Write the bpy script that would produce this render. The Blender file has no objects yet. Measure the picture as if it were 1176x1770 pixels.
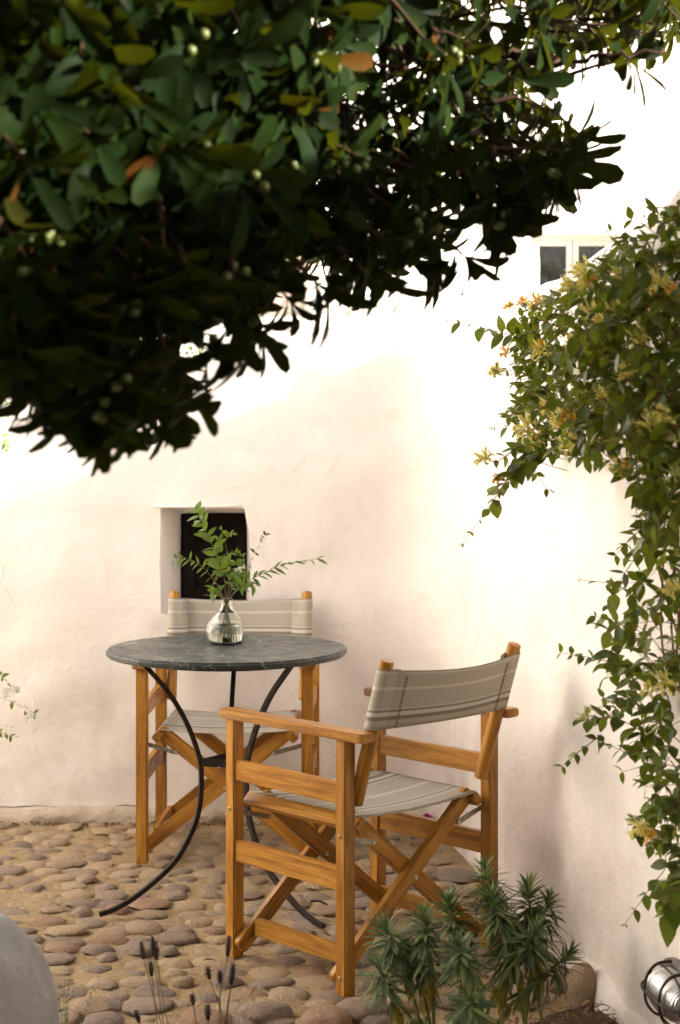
import bpy, bmesh, math, random
import numpy as np
from mathutils import Vector, Matrix, Quaternion, noise as mnoise
rnd = random.Random(11)
scene = bpy.context.scene
C = scene.collection

# ------------------------------------------------------------------ camera, sky, sun, exposure
CAMH, FPX, CX, HY = 1.33, 2800.0, 588.0, 772.0
cam_d = bpy.data.cameras.new('camera')
cam = bpy.data.objects.new('camera', cam_d); C.objects.link(cam)
cam.location = (0, 0, CAMH); cam.rotation_euler = (math.pi/2, 0, 0)
cam_d.sensor_fit = 'VERTICAL'; cam_d.sensor_height = 36.0; cam_d.sensor_width = 24.0
cam_d.lens = FPX/1770*36; cam_d.shift_y = -(885-HY)/1770
cam_d.clip_start = 0.05; cam_d.clip_end = 300
cam_d.dof.use_dof = True; cam_d.dof.focus_distance = 4.25; cam_d.dof.aperture_fstop = 5.0; cam_d.dof.aperture_blades = 0
scene.camera = cam

SUN = Vector((1.0, -0.30, 0.385)).normalized()          # towards the sun
elev = math.asin(SUN.z); azim = math.atan2(SUN.x, SUN.y)
world = bpy.data.worlds.new('World'); scene.world = world; world.use_nodes = True
wn = world.node_tree; wn.nodes.clear()
sky = wn.nodes.new('ShaderNodeTexSky'); sky.sky_type = 'NISHITA'; sky.sun_disc = False
sky.sun_elevation = elev; sky.sun_rotation = azim; sky.air_density = 1.0; sky.dust_density = 2.5; sky.ozone_density = 0.6
hs = wn.nodes.new('ShaderNodeHueSaturation'); hs.inputs['Saturation'].default_value = 0.30
tint = wn.nodes.new('ShaderNodeMix'); tint.data_type = 'RGBA'; tint.blend_type = 'MULTIPLY'; tint.inputs[0].default_value = 1.0
tint.inputs[7].default_value = (1.0, 0.915, 0.84, 1)
bg = wn.nodes.new('ShaderNodeBackground'); bg.inputs['Strength'].default_value = 0.085
wo = wn.nodes.new('ShaderNodeOutputWorld')
wn.links.new(sky.outputs[0], hs.inputs['Color']); wn.links.new(hs.outputs[0], tint.inputs[6])
wn.links.new(tint.outputs[2], bg.inputs['Color']); wn.links.new(bg.outputs[0], wo.inputs[0])
sun_d = bpy.data.lights.new('sun', 'SUN'); sun_d.energy = 5.0; sun_d.angle = math.radians(0.9); sun_d.color = (1.0, 0.925, 0.85)
sun = bpy.data.objects.new('sun', sun_d); C.objects.link(sun)
sun.rotation_euler = (-SUN).to_track_quat('-Z', 'Y').to_euler(); sun.location = (8, -3, 6)
vs = scene.view_settings
vs.view_transform = 'Standard'; vs.look = 'None'; vs.exposure = 2.68; vs.gamma = 1.0; vs.use_curve_mapping = False
scene.render.engine = 'CYCLES'
scene.cycles.use_denoising = True
scene.cycles.max_bounces = 10; scene.cycles.diffuse_bounces = 5; scene.cycles.transparent_max_bounces = 12
scene.cycles.sample_clamp_indirect = 8

# ------------------------------------------------------------------ helpers
def W(px, py, Y):
    return Vector(((px-CX)*Y/FPX, Y, CAMH-(py-HY)*Y/FPX))
def G(px, py, z=0.0):
    s = (py-HY)/(CAMH-z); return Vector(((px-CX)/s, FPX/s, z))
def proj(p):
    return (CX+p[0]*FPX/p[1], HY+(CAMH-p[2])*FPX/p[1]) if p[1] > 0.05 else (-9e3, -9e3)

def mesh_from(name, V, F, mat, smooth=True, uv=None):
    me = bpy.data.meshes.new(name)
    me.from_pydata([tuple(v) for v in V], [], [tuple(f) for f in F])
    if uv is not None:
        l = me.uv_layers.new(name='UVMap')
        flat = [uv[vi] for p in me.polygons for vi in p.vertices]
        l.data.foreach_set('uv', np.array(flat, 'f').ravel())
    if mat: me.materials.append(mat)
    if smooth: me.polygons.foreach_set('use_smooth', [True]*len(me.polygons))
    me.update(); return me
def link(name, data, parent=None, loc=None, mw=None):
    o = bpy.data.objects.new(name, data); C.objects.link(o)
    if parent is not None: o.parent = parent
    if loc is not None: o.location = loc
    if mw is not None: o.matrix_local = mw
    return o
def empty(name, loc=(0,0,0), rz=0):
    o = bpy.data.objects.new(name, None); C.objects.link(o); o.location = loc; o.rotation_euler = (0,0,rz)
    o.empty_display_size = 0.05; return o
def tag(o, label=None, cat=None, group=None, kind=None):
    if label: o['label'] = label
    if cat: o['category'] = cat
    if group: o['group'] = group
    if kind: o['kind'] = kind
    return o
def frame(d, n=None):
    """rotation whose local X runs along d and local Z is near n"""
    x = Vector(d).normalized(); n = Vector(n) if n is not None else Vector((0,0,1))
    y = n.cross(x)
    if y.length < 1e-4: y = Vector((0,1,0)).cross(x)
    y.normalize(); z = x.cross(y)
    return Matrix((x, y, z)).transposed()
def xf(p, d, n=None, s=1.0):
    return Matrix.Translation(Vector(p)) @ frame(d, n).to_4x4() @ Matrix.Scale(s, 4)

class Acc:
    """collects copies of small templates in one mesh"""
    def __init__(s): s.V = []; s.F = []; s.n = 0
    def add(s, V, F, M=None):
        V = np.asarray(V, float)
        if M is not None:
            A = np.array(M); V = V @ A[:3,:3].T + A[:3,3]
        s.V.append(V); s.F += [tuple(i+s.n for i in f) for f in F]; s.n += len(V)
    def tube(s, pts, r, k=6, cap=True, flat=1.0, up=None):
        V, F = tube_geo(pts, r, k, cap, flat, up); s.add(V, F)
    def mesh(s, name, mat, smooth=True):
        return mesh_from(name, np.vstack(s.V) if s.V else [], s.F, mat, smooth)

def tube_geo(pts, r, k=6, cap=True, flat=1.0, up=None):
    pts = [Vector(p) for p in pts]; n = len(pts)
    rr = r if isinstance(r, (list, tuple)) else [r]*n
    V = []; F = []
    t0 = (pts[1]-pts[0]).normalized()
    a = Vector(up) if up is not None else (Vector((0,0,1)) if abs(t0.z) < .9 else Vector((1,0,0)))
    for i in range(n):
        t = (pts[min(i+1, n-1)]-pts[max(i-1, 0)]).normalized()
        b = a - t*a.dot(t)
        if b.length < 1e-5: b = t.orthogonal()
        b.normalize(); a = b; c = t.cross(b)
        for j in range(k):
            q = 2*math.pi*(j+.5)/k
            V.append(pts[i] + (b*math.cos(q)*flat + c*math.sin(q))*rr[i])
    for i in range(n-1):
        for j in range(k):
            F.append((i*k+j, i*k+(j+1) % k, (i+1)*k+(j+1) % k, (i+1)*k+j))
    if cap: F.append(tuple(range(k))[::-1]); F.append(tuple((n-1)*k+j for j in range(k)))
    return V, F
def catmull(P, m=6):
    P = [Vector(p) for p in P]; Q = [P[0]*2-P[1]] + P + [P[-1]*2-P[-2]]; out = []
    for i in range(1, len(Q)-2):
        for j in range(m):
            t = j/m; a, b, c, d = Q[i-1:i+3]
            out.append(0.5*((2*b)+(c-a)*t+(2*a-5*b+4*c-d)*t*t+(3*b-a-3*c+d)*t*t*t))
    out.append(P[-1]); return out
def bm_obj(name, bm, mat, parent=None, mw=None, smooth=True):
    me = bpy.data.meshes.new(name); bm.to_mesh(me); bm.free()
    if mat: me.materials.append(mat)
    if smooth:
        me.polygons.foreach_set('use_smooth', [True]*len(me.polygons))
    o = link(name, me, parent, mw=mw)
    if smooth:
        try:
            for p in me.polygons: pass
            me.set_sharp_from_angle(angle=math.radians(38))
        except Exception: pass
    return o
def plank(name, p0, p1, w, t, mat, parent, n=(0,0,1), bev=0.003, roundend=0.0):
    """board from p0 to p1; w across, t thick (along n); its local X is the grain"""
    p0 = Vector(p0); p1 = Vector(p1); L = (p1-p0).length
    bm = bmesh.new(); bmesh.ops.create_cube(bm, size=1)
    bmesh.ops.scale(bm, vec=(L, w, t), verts=bm.verts)
    if roundend > 0:
        ve = [e for e in bm.edges if abs(e.verts[0].co.z-e.verts[1].co.z) > t*.9]
        bmesh.ops.bevel(bm, geom=ve, offset=roundend, segments=5, affect='EDGES', profile=.5)
    bmesh.ops.bevel(bm, geom=[e for e in bm.edges if e.calc_face_angle(0) > .6], offset=bev, segments=2, affect='EDGES')
    return bm_obj(name, bm, mat, parent, xf((p0+p1)/2, p1-p0, n))
def rod(name, p0, p1, r, mat, parent, k=14, bev=0.0):
    p0 = Vector(p0); p1 = Vector(p1); L = (p1-p0).length
    rs = [(-L/2, r*.82), (-L/2+r*.15, r), (L/2-r*.15, r), (L/2, r*.82)]
    V, F = tube_geo([(x, 0, 0) for x, _ in rs], [q for _, q in rs], k)
    me = mesh_from(name, V, F, mat); me.set_sharp_from_angle(angle=math.radians(40))
    return link(name, me, parent, mw=xf((p0+p1)/2, p1-p0))
def fbm(p, o=4):
    return mnoise.fractal(Vector(p), 1.0, 2.0, o)
def inpoly(x, y, P):
    c = False; j = len(P)-1
    for i in range(len(P)):
        if (P[i][1] > y) != (P[j][1] > y) and x < (P[j][0]-P[i][0])*(y-P[i][1])/(P[j][1]-P[i][1])+P[i][0]: c = not c
        j = i
    return c

# ------------------------------------------------------------------ materials
class NT:
    def __init__(s, name):
        s.m = bpy.data.materials.new(name); s.m.use_nodes = True; s.t = s.m.node_tree; s.t.nodes.clear()
        s.out = s.n('ShaderNodeOutputMaterial')
    def n(s, t, **k):
        x = s.t.nodes.new(t)
        for a, b in k.items(): setattr(x, a, b)
        return x
    def l(s, a, b): s.t.links.new(a, b)
    def coord(s, kind='Object', scale=(1,1,1), loc=(0,0,0)):
        tc = s.n('ShaderNodeTexCoord'); mp = s.n('ShaderNodeMapping')
        mp.inputs['Scale'].default_value = scale; mp.inputs['Location'].default_value = loc
        s.l(tc.outputs[kind], mp.inputs[0]); return mp.outputs[0]
    def pos(s, scale=(1,1,1)):
        g = s.n('ShaderNodeNewGeometry'); mp = s.n('ShaderNodeMapping'); mp.inputs['Scale'].default_value = scale
        s.l(g.outputs['Position'], mp.inputs[0]); return mp.outputs[0]
    def noise(s, vec, scale, detail=4, rough=.5, dist=0.0):
        x = s.n('ShaderNodeTexNoise'); x.inputs['Scale'].default_value = scale; x.inputs['Detail'].default_value = detail
        x.inputs['Roughness'].default_value = rough; x.inputs['Distortion'].default_value = dist
        s.l(vec, x.inputs['Vector']); return x.outputs['Fac']
    def ramp(s, fac, stops, interp='LINEAR'):
        r = s.n('ShaderNodeValToRGB'); r.color_ramp.interpolation = interp; e = r.color_ramp.elements
        while len(e) < len(stops): e.new(0.5)
        for q, (p, c) in zip(e, stops):
            q.position = p; q.color = (*c, 1) if hasattr(c, '__len__') else (c, c, c, 1)
        s.l(fac, r.inputs[0]); return r.outputs[0]
    def mix(s, fac, a, b, mode='MIX'):
        x = s.n('ShaderNodeMix', data_type='RGBA', blend_type=mode)
        if isinstance(fac, (int, float)): x.inputs[0].default_value = fac
        else: s.l(fac, x.inputs[0])
        for i, v in ((6, a), (7, b)):
            if isinstance(v, tuple): x.inputs[i].default_value = (*v, 1)
            else: s.l(v, x.inputs[i])
        return x.outputs[2]
    def math(s, op, a, b=0.0, c=None):
        x = s.n('ShaderNodeMath', operation=op)
        for i, v in enumerate((a, b) if c is None else (a, b, c)):
            if isinstance(v, (int, float)): x.inputs[i].default_value = v
            else: s.l(v, x.inputs[i])
        return x.outputs[0]
    def bump(s, h, strength, dist, nrm=None):
        b = s.n('ShaderNodeBump'); b.inputs['Strength'].default_value = strength; b.inputs['Distance'].default_value = dist
        s.l(h, b.inputs['Height'])
        if nrm is not None: s.l(nrm, b.inputs['Normal'])
        return b.outputs[0]
    def bsdf(s, col, rough=.5, nrm=None, metal=0.0, spec=.5, trans=0.0, ior=1.45, connect=True):
        p = s.n('ShaderNodeBsdfPrincipled')
        if isinstance(col, tuple): p.inputs['Base Color'].default_value = (*col, 1)
        else: s.l(col, p.inputs['Base Color'])
        if isinstance(rough, (int, float)): p.inputs['Roughness'].default_value = rough
        else: s.l(rough, p.inputs['Roughness'])
        p.inputs['Metallic'].default_value = metal; p.inputs['Specular IOR Level'].default_value = spec
        p.inputs['Transmission Weight'].default_value = trans; p.inputs['IOR'].default_value = ior
        if nrm is not None: s.l(nrm, p.inputs['Normal'])
        if connect: s.l(p.outputs[0], s.out.inputs[0])
        return p

def plaster(name, a, b, dirt, coarse=1.0):
    m = NT(name); v = m.pos()
    n1 = m.noise(v, 1.6, 5, .6); n2 = m.noise(v, 9, 6, .65, .6); n3 = m.noise(v, 55, 4, .6)
    col = m.mix(m.ramp(n1, [(.3, 0.), (.7, 1.)]), a, b)
    col = m.mix(m.math('MULTIPLY', m.ramp(n2, [(.56, 0.), (.80, 1.)]), .26), col, dirt)
    # grime near the ground
    sep = m.n('ShaderNodeSeparateXYZ'); m.l(m.pos(), sep.inputs[0])
    h = m.math('SUBTRACT', 1.0, m.math('DIVIDE', sep.outputs[2], .75))
    h = m.math('MULTIPLY', m.math('MAXIMUM', h, 0.0), m.ramp(m.noise(v, 5, 5, .7), [(.35, 0.), (.72, 1.)]))
    col = m.mix(m.math('MULTIPLY', h, .6), col, dirt)
    # vertical streaks and small scuffs
    st = m.noise(m.pos((14, 14, 1.6)), 1.0, 4, .6)
    col = m.mix(m.math('MULTIPLY', m.ramp(st, [(.60, 0.), (.8, 1.)]), .16), col, dirt)
    vo = m.n('ShaderNodeTexVoronoi', feature='DISTANCE_TO_EDGE'); vo.inputs['Scale'].default_value = 2.3
    wv = m.n('ShaderNodeVectorMath', operation='ADD')
    nn = m.n('ShaderNodeTexNoise'); nn.inputs['Scale'].default_value = 6; m.l(v, nn.inputs['Vector'])
    sc = m.n('ShaderNodeVectorMath', operation='SCALE'); sc.inputs['Scale'].default_value = .5; m.l(nn.outputs['Color'], sc.inputs[0])
    m.l(v, wv.inputs[0]); m.l(sc.outputs[0], wv.inputs[1]); m.l(wv.outputs[0], vo.inputs['Vector'])
    ck = m.math('MULTIPLY', m.ramp(vo.outputs['Distance'], [(0., 1.), (.006, 0.)]), m.ramp(m.noise(v, 1.9, 2), [(.58, 0.), (.64, 1.)]))
    col = m.mix(m.math('MULTIPLY', ck, .2), col, dirt)
    hgt = m.math('ADD', m.math('MULTIPLY', n2, .6), m.math('MULTIPLY', n3, .25))
    hgt = m.math('SUBTRACT', hgt, m.math('MULTIPLY', ck, .25))
    brush = m.noise(m.pos((6, 6, 40)), 1.0, 3, .6)
    hgt = m.math('ADD', hgt, m.math('MULTIPLY', brush, .12))
    m.bsdf(col, .85, m.bump(hgt, .6*coarse, .014), spec=.2)
    return m.m
M = {}
M['plaster'] = plaster('courtyard_plaster', (.82, .775, .735), (.79, .74, .69), (.46, .35, .26))
M['stucco'] = plaster('added_house_grey_plaster', (.66, .64, .61), (.61, .59, .56), (.4, .34, .28), 1.2)
M['plaster_far'] = plaster('house_plaster', (.82, .80, .77), (.78, .76, .73), (.6, .52, .44), 1.3)

def wood_mat(name, dark, mid, light):
    m = NT(name); tc = m.n('ShaderNodeTexCoord'); oi = m.n('ShaderNodeObjectInfo')
    ad = m.n('ShaderNodeVectorMath', operation='ADD'); rv = m.n('ShaderNodeCombineXYZ')
    for i in range(3): m.l(m.math('MULTIPLY', oi.outputs['Random'], 7.3+i*3.1), rv.inputs[i])
    m.l(tc.outputs['Object'], ad.inputs[0]); m.l(rv.outputs[0], ad.inputs[1])
    mp = m.n('ShaderNodeMapping'); mp.inputs['Scale'].default_value = (2.2, 26, 26); m.l(ad.outputs[0], mp.inputs[0])
    n1 = m.noise(mp.outputs[0], 1.6, 5, .6, 1.2)
    mp2 = m.n('ShaderNodeMapping'); mp2.inputs['Scale'].default_value = (9, 220, 220); m.l(ad.outputs[0], mp2.inputs[0])
    n2 = m.noise(mp2.outputs[0], 1.0, 3, .6)
    n3 = m.noise(ad.outputs[0], 12, 4, .6)
    col = m.ramp(n1, [(.25, dark), (.5, mid), (.75, light)])
    col = m.mix(m.math('MULTIPLY', m.ramp(n2, [(.45, 0.), (.75, 1.)]), .45), col, dark)
    col = m.mix(m.math('MULTIPLY', m.ramp(n3, [(.58, 0.), (.72, 1.)]), .28), col, light)
    tone = m.ramp(oi.outputs['Random'], [(0., .82), (1., 1.12)])
    col = m.mix(1.0, col, tone, 'MULTIPLY')
    m.bsdf(col, m.ramp(n3, [(.3, .30), (.7, .5)]), m.bump(m.math('ADD', n1, m.math('MULTIPLY', n2, .4)), .18, .002), spec=.45)
    return m.m
M['wood'] = wood_mat('varnished_wood', (.15, .052, .005), (.39, .172, .022), (.56, .29, .052))

def canvas(name, k):
    m = NT(name); tc = m.n('ShaderNodeTexCoord'); sp = m.n('ShaderNodeSeparateXYZ'); m.l(tc.outputs['UV'], sp.inputs[0])
    nz = m.noise(tc.outputs['UV'], 3.0, 2); vv = m.math('ADD', sp.outputs[1], m.math('MULTIPLY', m.math('SUBTRACT', nz, .5), .012))
    f = m.math('FRACT', vv)
    base = tuple(k*v for v in (.52, .47, .395)); lite = tuple(k*v for v in (.70, .655, .58)); dark = tuple(k*v for v in (.27, .235, .19))
    st = [(0., lite), (.035, dark), (.06, lite), (.085, base), (.22, base), (.235, dark), (.275, dark), (.285, lite), (.33, lite), (.34, dark), (.36, dark), (.37, lite), (.40, base),
          (.62, base), (.63, lite), (.66, lite), (.67, base), (.84, base), (.85, lite), (.88, dark), (.90, lite), (.93, base)]
    col = m.ramp(f, st)
    nw = m.noise(m.coord('UV', (260, 260, 1)), 1.0, 2)
    w1 = m.n('ShaderNodeTexWave', wave_type='BANDS', bands_direction='X'); w1.inputs['Scale'].default_value = 60
    w2 = m.n('ShaderNodeTexWave', wave_type='BANDS', bands_direction='Y'); w2.inputs['Scale'].default_value = 24
    m.l(tc.outputs['UV'], w1.inputs[0]); m.l(tc.outputs['UV'], w2.inputs[0])
    h = m.math('ADD', m.math('ADD', w1.outputs['Fac'], w2.outputs['Fac']), nw)
    slub = m.noise(m.coord('UV', (4, 160, 1)), 1.0, 3, .6)
    col = m.mix(m.math('MULTIPLY', m.ramp(slub, [(.45, 0.), (.7, 1.)]), .25), col, tuple(k*v for v in (.33, .28, .22)))
    col = m.mix(m.math('MULTIPLY', nw, .18), col, tuple(k*v for v in (.26, .22, .18)))
    p = m.bsdf(col, .9, m.bump(h, .15, .0008), spec=.1, connect=False)
    t = m.n('ShaderNodeBsdfTranslucent'); m.l(col, t.inputs[0])
    mx = m.n('ShaderNodeMixShader'); mx.inputs[0].default_value = .22
    m.l(p.outputs[0], mx.inputs[1]); m.l(t.outputs[0], mx.inputs[2]); m.l(mx.outputs[0], m.out.inputs[0])
    return m.m
M['canvas'] = canvas('striped_canvas', 1.0)
M['canvas_back_shaded'] = canvas('striped_canvas_reverse_shaded', .88)  # duller cloth reverse, with the rear side's shade also put into its colour
def simple(name, col, rough=.5, metal=0.0, spec=.5, vary=.3, nscale=30, bump=.2, bd=.002):
    m = NT(name); v = m.coord(); n = m.noise(v, nscale, 4, .6)
    dk = tuple(c*(1-vary) for c in col); lt = tuple(min(1, c*(1+vary)) for c in col)
    m.bsdf(m.ramp(n, [(.3, dk), (.7, lt)]), rough, m.bump(n, bump, bd), metal=metal, spec=spec); return m.m
M['iron'] = simple('dark_iron', (.026, .017, .014), .55, .3, .4, .4, 60, .35)
M['castmetal'] = simple('grey_cast_metal', (.16, .15, .135), .55, .3, .4, .3, 60, .3)
M['steel'] = simple('worn_steel', (.30, .27, .22), .38, .9, .5, .35, 80, .2)
M['bolt'] = simple('bolt_metal', (.55, .52, .46), .28, 1.0, .5, .15, 80, .1)
M['thread'] = simple('seam_thread', (.24, .20, .15), .9)
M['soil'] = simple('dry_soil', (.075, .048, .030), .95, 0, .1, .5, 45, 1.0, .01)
M['crumb'] = simple('earth_and_moss_crumbs', (.17, .115, .055), .95, 0, .1, .6, 9, 1.0, .01)
M['bark'] = simple('bark', (.030, .014, .007), .85, 0, .2, .45, 40, .7, .004)
M['whitewash'] = plaster('old_whitewash', (.43, .42, .41), (.34, .33, .325), (.13, .115, .085), 3.2)
M['footing'] = plaster('crumbling_footing', (.58, .50, .41), (.44, .36, .27), (.20, .13, .065), 2.4)
M['paint'] = simple('window_paint', (.46, .455, .44), .5, 0, .3, .06, 12, .15)
M['greywood'] = simple('weathered_board', (.42, .38, .33), .8, 0, .2, .25, 20, .3)
M['shutter'] = simple('dark_shutter', (.010, .006, .004), .7, 0, .2, .4, 20, .3)
M['lace'] = None
def glass(name, col=(1,1,1), rough=.0, ior=1.45):
    m = NT(name); n = m.noise(m.coord(), 14, 2); m.bsdf(col, rough, m.bump(n, .12, .004), trans=1.0, ior=ior); return m.m
M['glass'] = glass('hand_blown_glass', (.93, .97, .93))
M['water'] = glass('water', (.96, .97, .93), ior=1.33)
def ribbed():
    m = NT('ribbed_glass'); w = m.n('ShaderNodeTexWave', wave_type='BANDS', bands_direction='X'); w.inputs['Scale'].default_value = 55
    tc = m.n('ShaderNodeTexCoord'); m.l(tc.outputs['Object'], w.inputs[0]); m.bsdf((.40, .39, .35), .40, m.bump(w.outputs['Fac'], .5, .002), trans=1.0); return m.m
M['lampglass'] = ribbed()
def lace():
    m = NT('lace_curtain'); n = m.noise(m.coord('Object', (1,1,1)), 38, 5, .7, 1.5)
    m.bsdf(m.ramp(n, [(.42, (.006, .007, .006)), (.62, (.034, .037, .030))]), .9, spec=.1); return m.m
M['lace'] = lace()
def pane():
    m = NT('window_pane'); p = m.bsdf((.9, .93, .92), .02, spec=.5, connect=False)
    t = m.n('ShaderNodeBsdfTransparent'); g = m.n('ShaderNodeBsdfGlossy'); g.inputs['Roughness'].default_value = .03
    fr = m.n('ShaderNodeFresnel'); fr.inputs[0].default_value = 1.45
    mx = m.n('ShaderNodeMixShader'); m.l(fr.outputs[0], mx.inputs[0]); m.l(t.outputs[0], mx.inputs[1]); m.l(g.outputs[0], mx.inputs[2])
    m.l(mx.outputs[0], m.out.inputs[0]); m.t.nodes.remove(p); return m.m
M['pane'] = pane()
def slate():
    m = NT('veined_slate'); v = m.coord()
    n1 = m.noise(v, 5, 5, .65, .8); n2 = m.noise(v, 30, 4, .6)
    col = m.ramp(n1, [(.28, (.008, .013, .013)), (.5, (.019, .027, .026)), (.72, (.045, .055, .048))])
    col = m.mix(m.math('MULTIPLY', n2, .2), col, (.09, .10, .088))
    def veins(scale, warp, width, thr):
        nn = m.n('ShaderNodeTexNoise'); nn.inputs['Scale'].default_value = warp; nn.inputs['Detail'].default_value = 4; m.l(v, nn.inputs['Vector'])
        sc = m.n('ShaderNodeVectorMath', operation='SCALE'); sc.inputs['Scale'].default_value = .22; m.l(nn.outputs['Color'], sc.inputs[0])
        ad = m.n('ShaderNodeVectorMath', operation='ADD'); m.l(v, ad.inputs[0]); m.l(sc.outputs[0], ad.inputs[1])
        vo = m.n('ShaderNodeTexVoronoi', feature='DISTANCE_TO_EDGE'); vo.inputs['Scale'].default_value = scale
        m.l(ad.outputs[0], vo.inputs['Vector'])
        return m.math('MULTIPLY', m.ramp(vo.outputs['Distance'], [(0., 1.), (width, 0.)]), m.ramp(m.noise(v, scale*.8, 3), [(thr, 0.), (thr+.12, 1.)]))
    col = m.mix(m.math('MULTIPLY', veins(5, 6, .018, .42), .55), col, (.55, .57, .50))
    col = m.mix(m.math('MULTIPLY', veins(13, 12, .035, .46), .45), col, (.46, .48, .42))
    m.bsdf(col, m.ramp(n2, [(.3, .30), (.7, .50)]), m.bump(m.math('ADD', n2, n1), .15, .002), spec=.5); return m.m
M['slate'] = slate()
def stone():
    m = NT('cobble_stone'); oi = m.n('ShaderNodeObjectInfo'); v = m.pos()
    g = m.n('ShaderNodeNewGeometry')
    r = m.math('FRACT', m.math('ADD', oi.outputs['Random'], m.math('MULTIPLY', g.outputs['Random Per Island'], 3.7)))
    col = m.ramp(r, [(0., (.27, .205, .16)), (.18, (.37, .27, .18)), (.36, (.215, .168, .142)), (.52, (.43, .315, .195)), (.68, (.30, .23, .18)), (.82, (.43, .33, .225)), (.95, (.32, .19, .125))], 'CONSTANT')
    n1 = m.noise(v, 22, 5, .65); n2 = m.noise(v, 110, 5, .7)
    col = m.mix(m.ramp(n1, [(.3, 0.), (.75, .55)]), col, (.42, .31, .20))
    col = m.mix(m.ramp(n2, [(.54, 0.), (.72, .75)]), col, (.10, .075, .06))
    m.bsdf(col, .8, m.bump(m.math('ADD', n1, n2), .9, .012), spec=.25); return m.m
M['stone'] = stone()
def mortar():
    m = NT('sandy_mortar'); v = m.pos(); n1 = m.noise(v, 7, 5, .65); n2 = m.noise(v, 70, 6, .75)
    col = m.ramp(n1, [(.3, (.42, .295, .155)), (.55, (.55, .405, .24)), (.75, (.62, .48, .31))])
    col = m.mix(m.ramp(n2, [(.50, 0.), (.72, .8)]), col, (.20, .135, .08))
    m.bsdf(col, .95, m.bump(m.math('ADD', m.math('MULTIPLY', n1, .6), n2), 1.0, .022), spec=.1); return m.m
M['mortar'] = mortar()
def leaf(name, dark, mid, light, rough=.35, trans=.35, tcol=(.30, .38, .03), spec=.5, old=None):
    m = NT(name); oi = m.n('ShaderNodeObjectInfo'); g = m.n('ShaderNodeNewGeometry')
    r = m.math('FRACT', m.math('ADD', oi.outputs['Random'], m.math('MULTIPLY', g.outputs['Random Per Island'], 5.3)))
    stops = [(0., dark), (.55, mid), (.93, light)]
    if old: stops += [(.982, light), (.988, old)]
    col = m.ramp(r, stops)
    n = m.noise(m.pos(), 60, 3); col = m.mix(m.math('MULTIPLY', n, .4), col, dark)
    p = m.bsdf(col, rough, m.bump(n, .1, .002), spec=spec, connect=False)
    t = m.n('ShaderNodeBsdfTranslucent'); m.l(m.mix(.65, col, tcol), t.inputs[0])
    mx = m.n('ShaderNodeMixShader'); mx.inputs[0].default_value = trans
    m.l(p.outputs[0], mx.inputs[1]); m.l(t.outputs[0], mx.inputs[2]); m.l(mx.outputs[0], m.out.inputs[0]); return m.m
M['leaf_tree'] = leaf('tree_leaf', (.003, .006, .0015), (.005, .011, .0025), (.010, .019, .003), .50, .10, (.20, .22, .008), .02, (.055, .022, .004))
M['leaf_vine'] = leaf('vine_leaf', (.022, .042, .005), (.052, .088, .009), (.17, .23, .022), .45, .34, (.28, .34, .02), .35)
M['leaf_spurge'] = leaf('spurge_leaf', (.055, .085, .038), (.120, .165, .075), (.22, .255, .09), .55, .2, (.2, .3, .05), .3)
M['leaf_old'] = leaf('yellowed_leaf', (.22, .17, .02), (.34, .26, .03), (.42, .34, .06), .6, .3, (.5, .4, .03), .3)
M['leaf_cut'] = leaf('cut_sprig_leaf', (.050, .105, .012), (.095, .175, .020), (.17, .26, .035), .42, .35, (.32, .42, .04), .4)
M['leaf_dark'] = leaf('dark_sprig_leaf', (.022, .040, .012), (.036, .062, .018), (.05, .09, .02), .45, .2)
M['stem_green'] = simple('green_stem', (.16, .17, .035), .6)
M['stem_red'] = simple('reddish_stem', (.22, .09, .035), .6)
M['petal_y'] = simple('pale_yellow_petal', (.93, .82, .30), .6, 0, .2, .15)
M['petal_o'] = simple('orange_petal', (.90, .52, .05), .6, 0, .2, .2)
M['petal_w'] = simple('white_petal', (.85, .82, .74), .6, 0, .2, .05)
M['bud'] = simple('pale_green_bud', (.42, .46, .14), .6, 0, .2, .2)
M['magenta'] = simple('magenta_petal', (.48, .03, .22), .7)
M['fruit'] = simple('green_berry', (.055, .068, .014), .45, 0, .4, .2)
M['dryspike'] = simple('dry_flower_head', (.075, .062, .06), .9, 0, .1, .5, 120, .8)
M['drystem'] = simple('dry_stem', (.20, .17, .09), .8)
M['dryleaf'] = simple('dry_leaf', (.20, .10, .04), .8)

# ------------------------------------------------------------------ the ground
def ground_h(x, y):
    r = fbm((x*1.3, y*1.3, 3.1), 3)*.006 + fbm((x*9, y*9, 1.7), 4)*.004
    return r+fbm((x*30, y*30, 9.7), 3)*.006
gx = list(np.concatenate([[-60, -30, -15, -8, -5, -3.5], np.arange(-2.4, -1.3, .035), np.arange(-1.3, .75, .012), np.arange(.75, 1.4, .035), [2, 4, 8, 15, 30, 60]]))
gy = list(np.concatenate([[-60, -30, -12, -5, -1, 1, 2.2], np.arange(2.9, 3.6, .035), np.arange(3.6, 5.8, .012), [6, 6.5, 8, 12, 25, 60, 120]]))
V = [(x, y, ground_h(x, y)) for y in gy for x in gx]; nx = len(gx)
F = [(j*nx+i, j*nx+i+1, (j+1)*nx+i+1, (j+1)*nx+i) for j in range(len(gy)-1) for i in range(nx-1)]
ground = tag(link('ground', mesh_from('ground', V, F, M['mortar'])), kind='structure')

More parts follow.
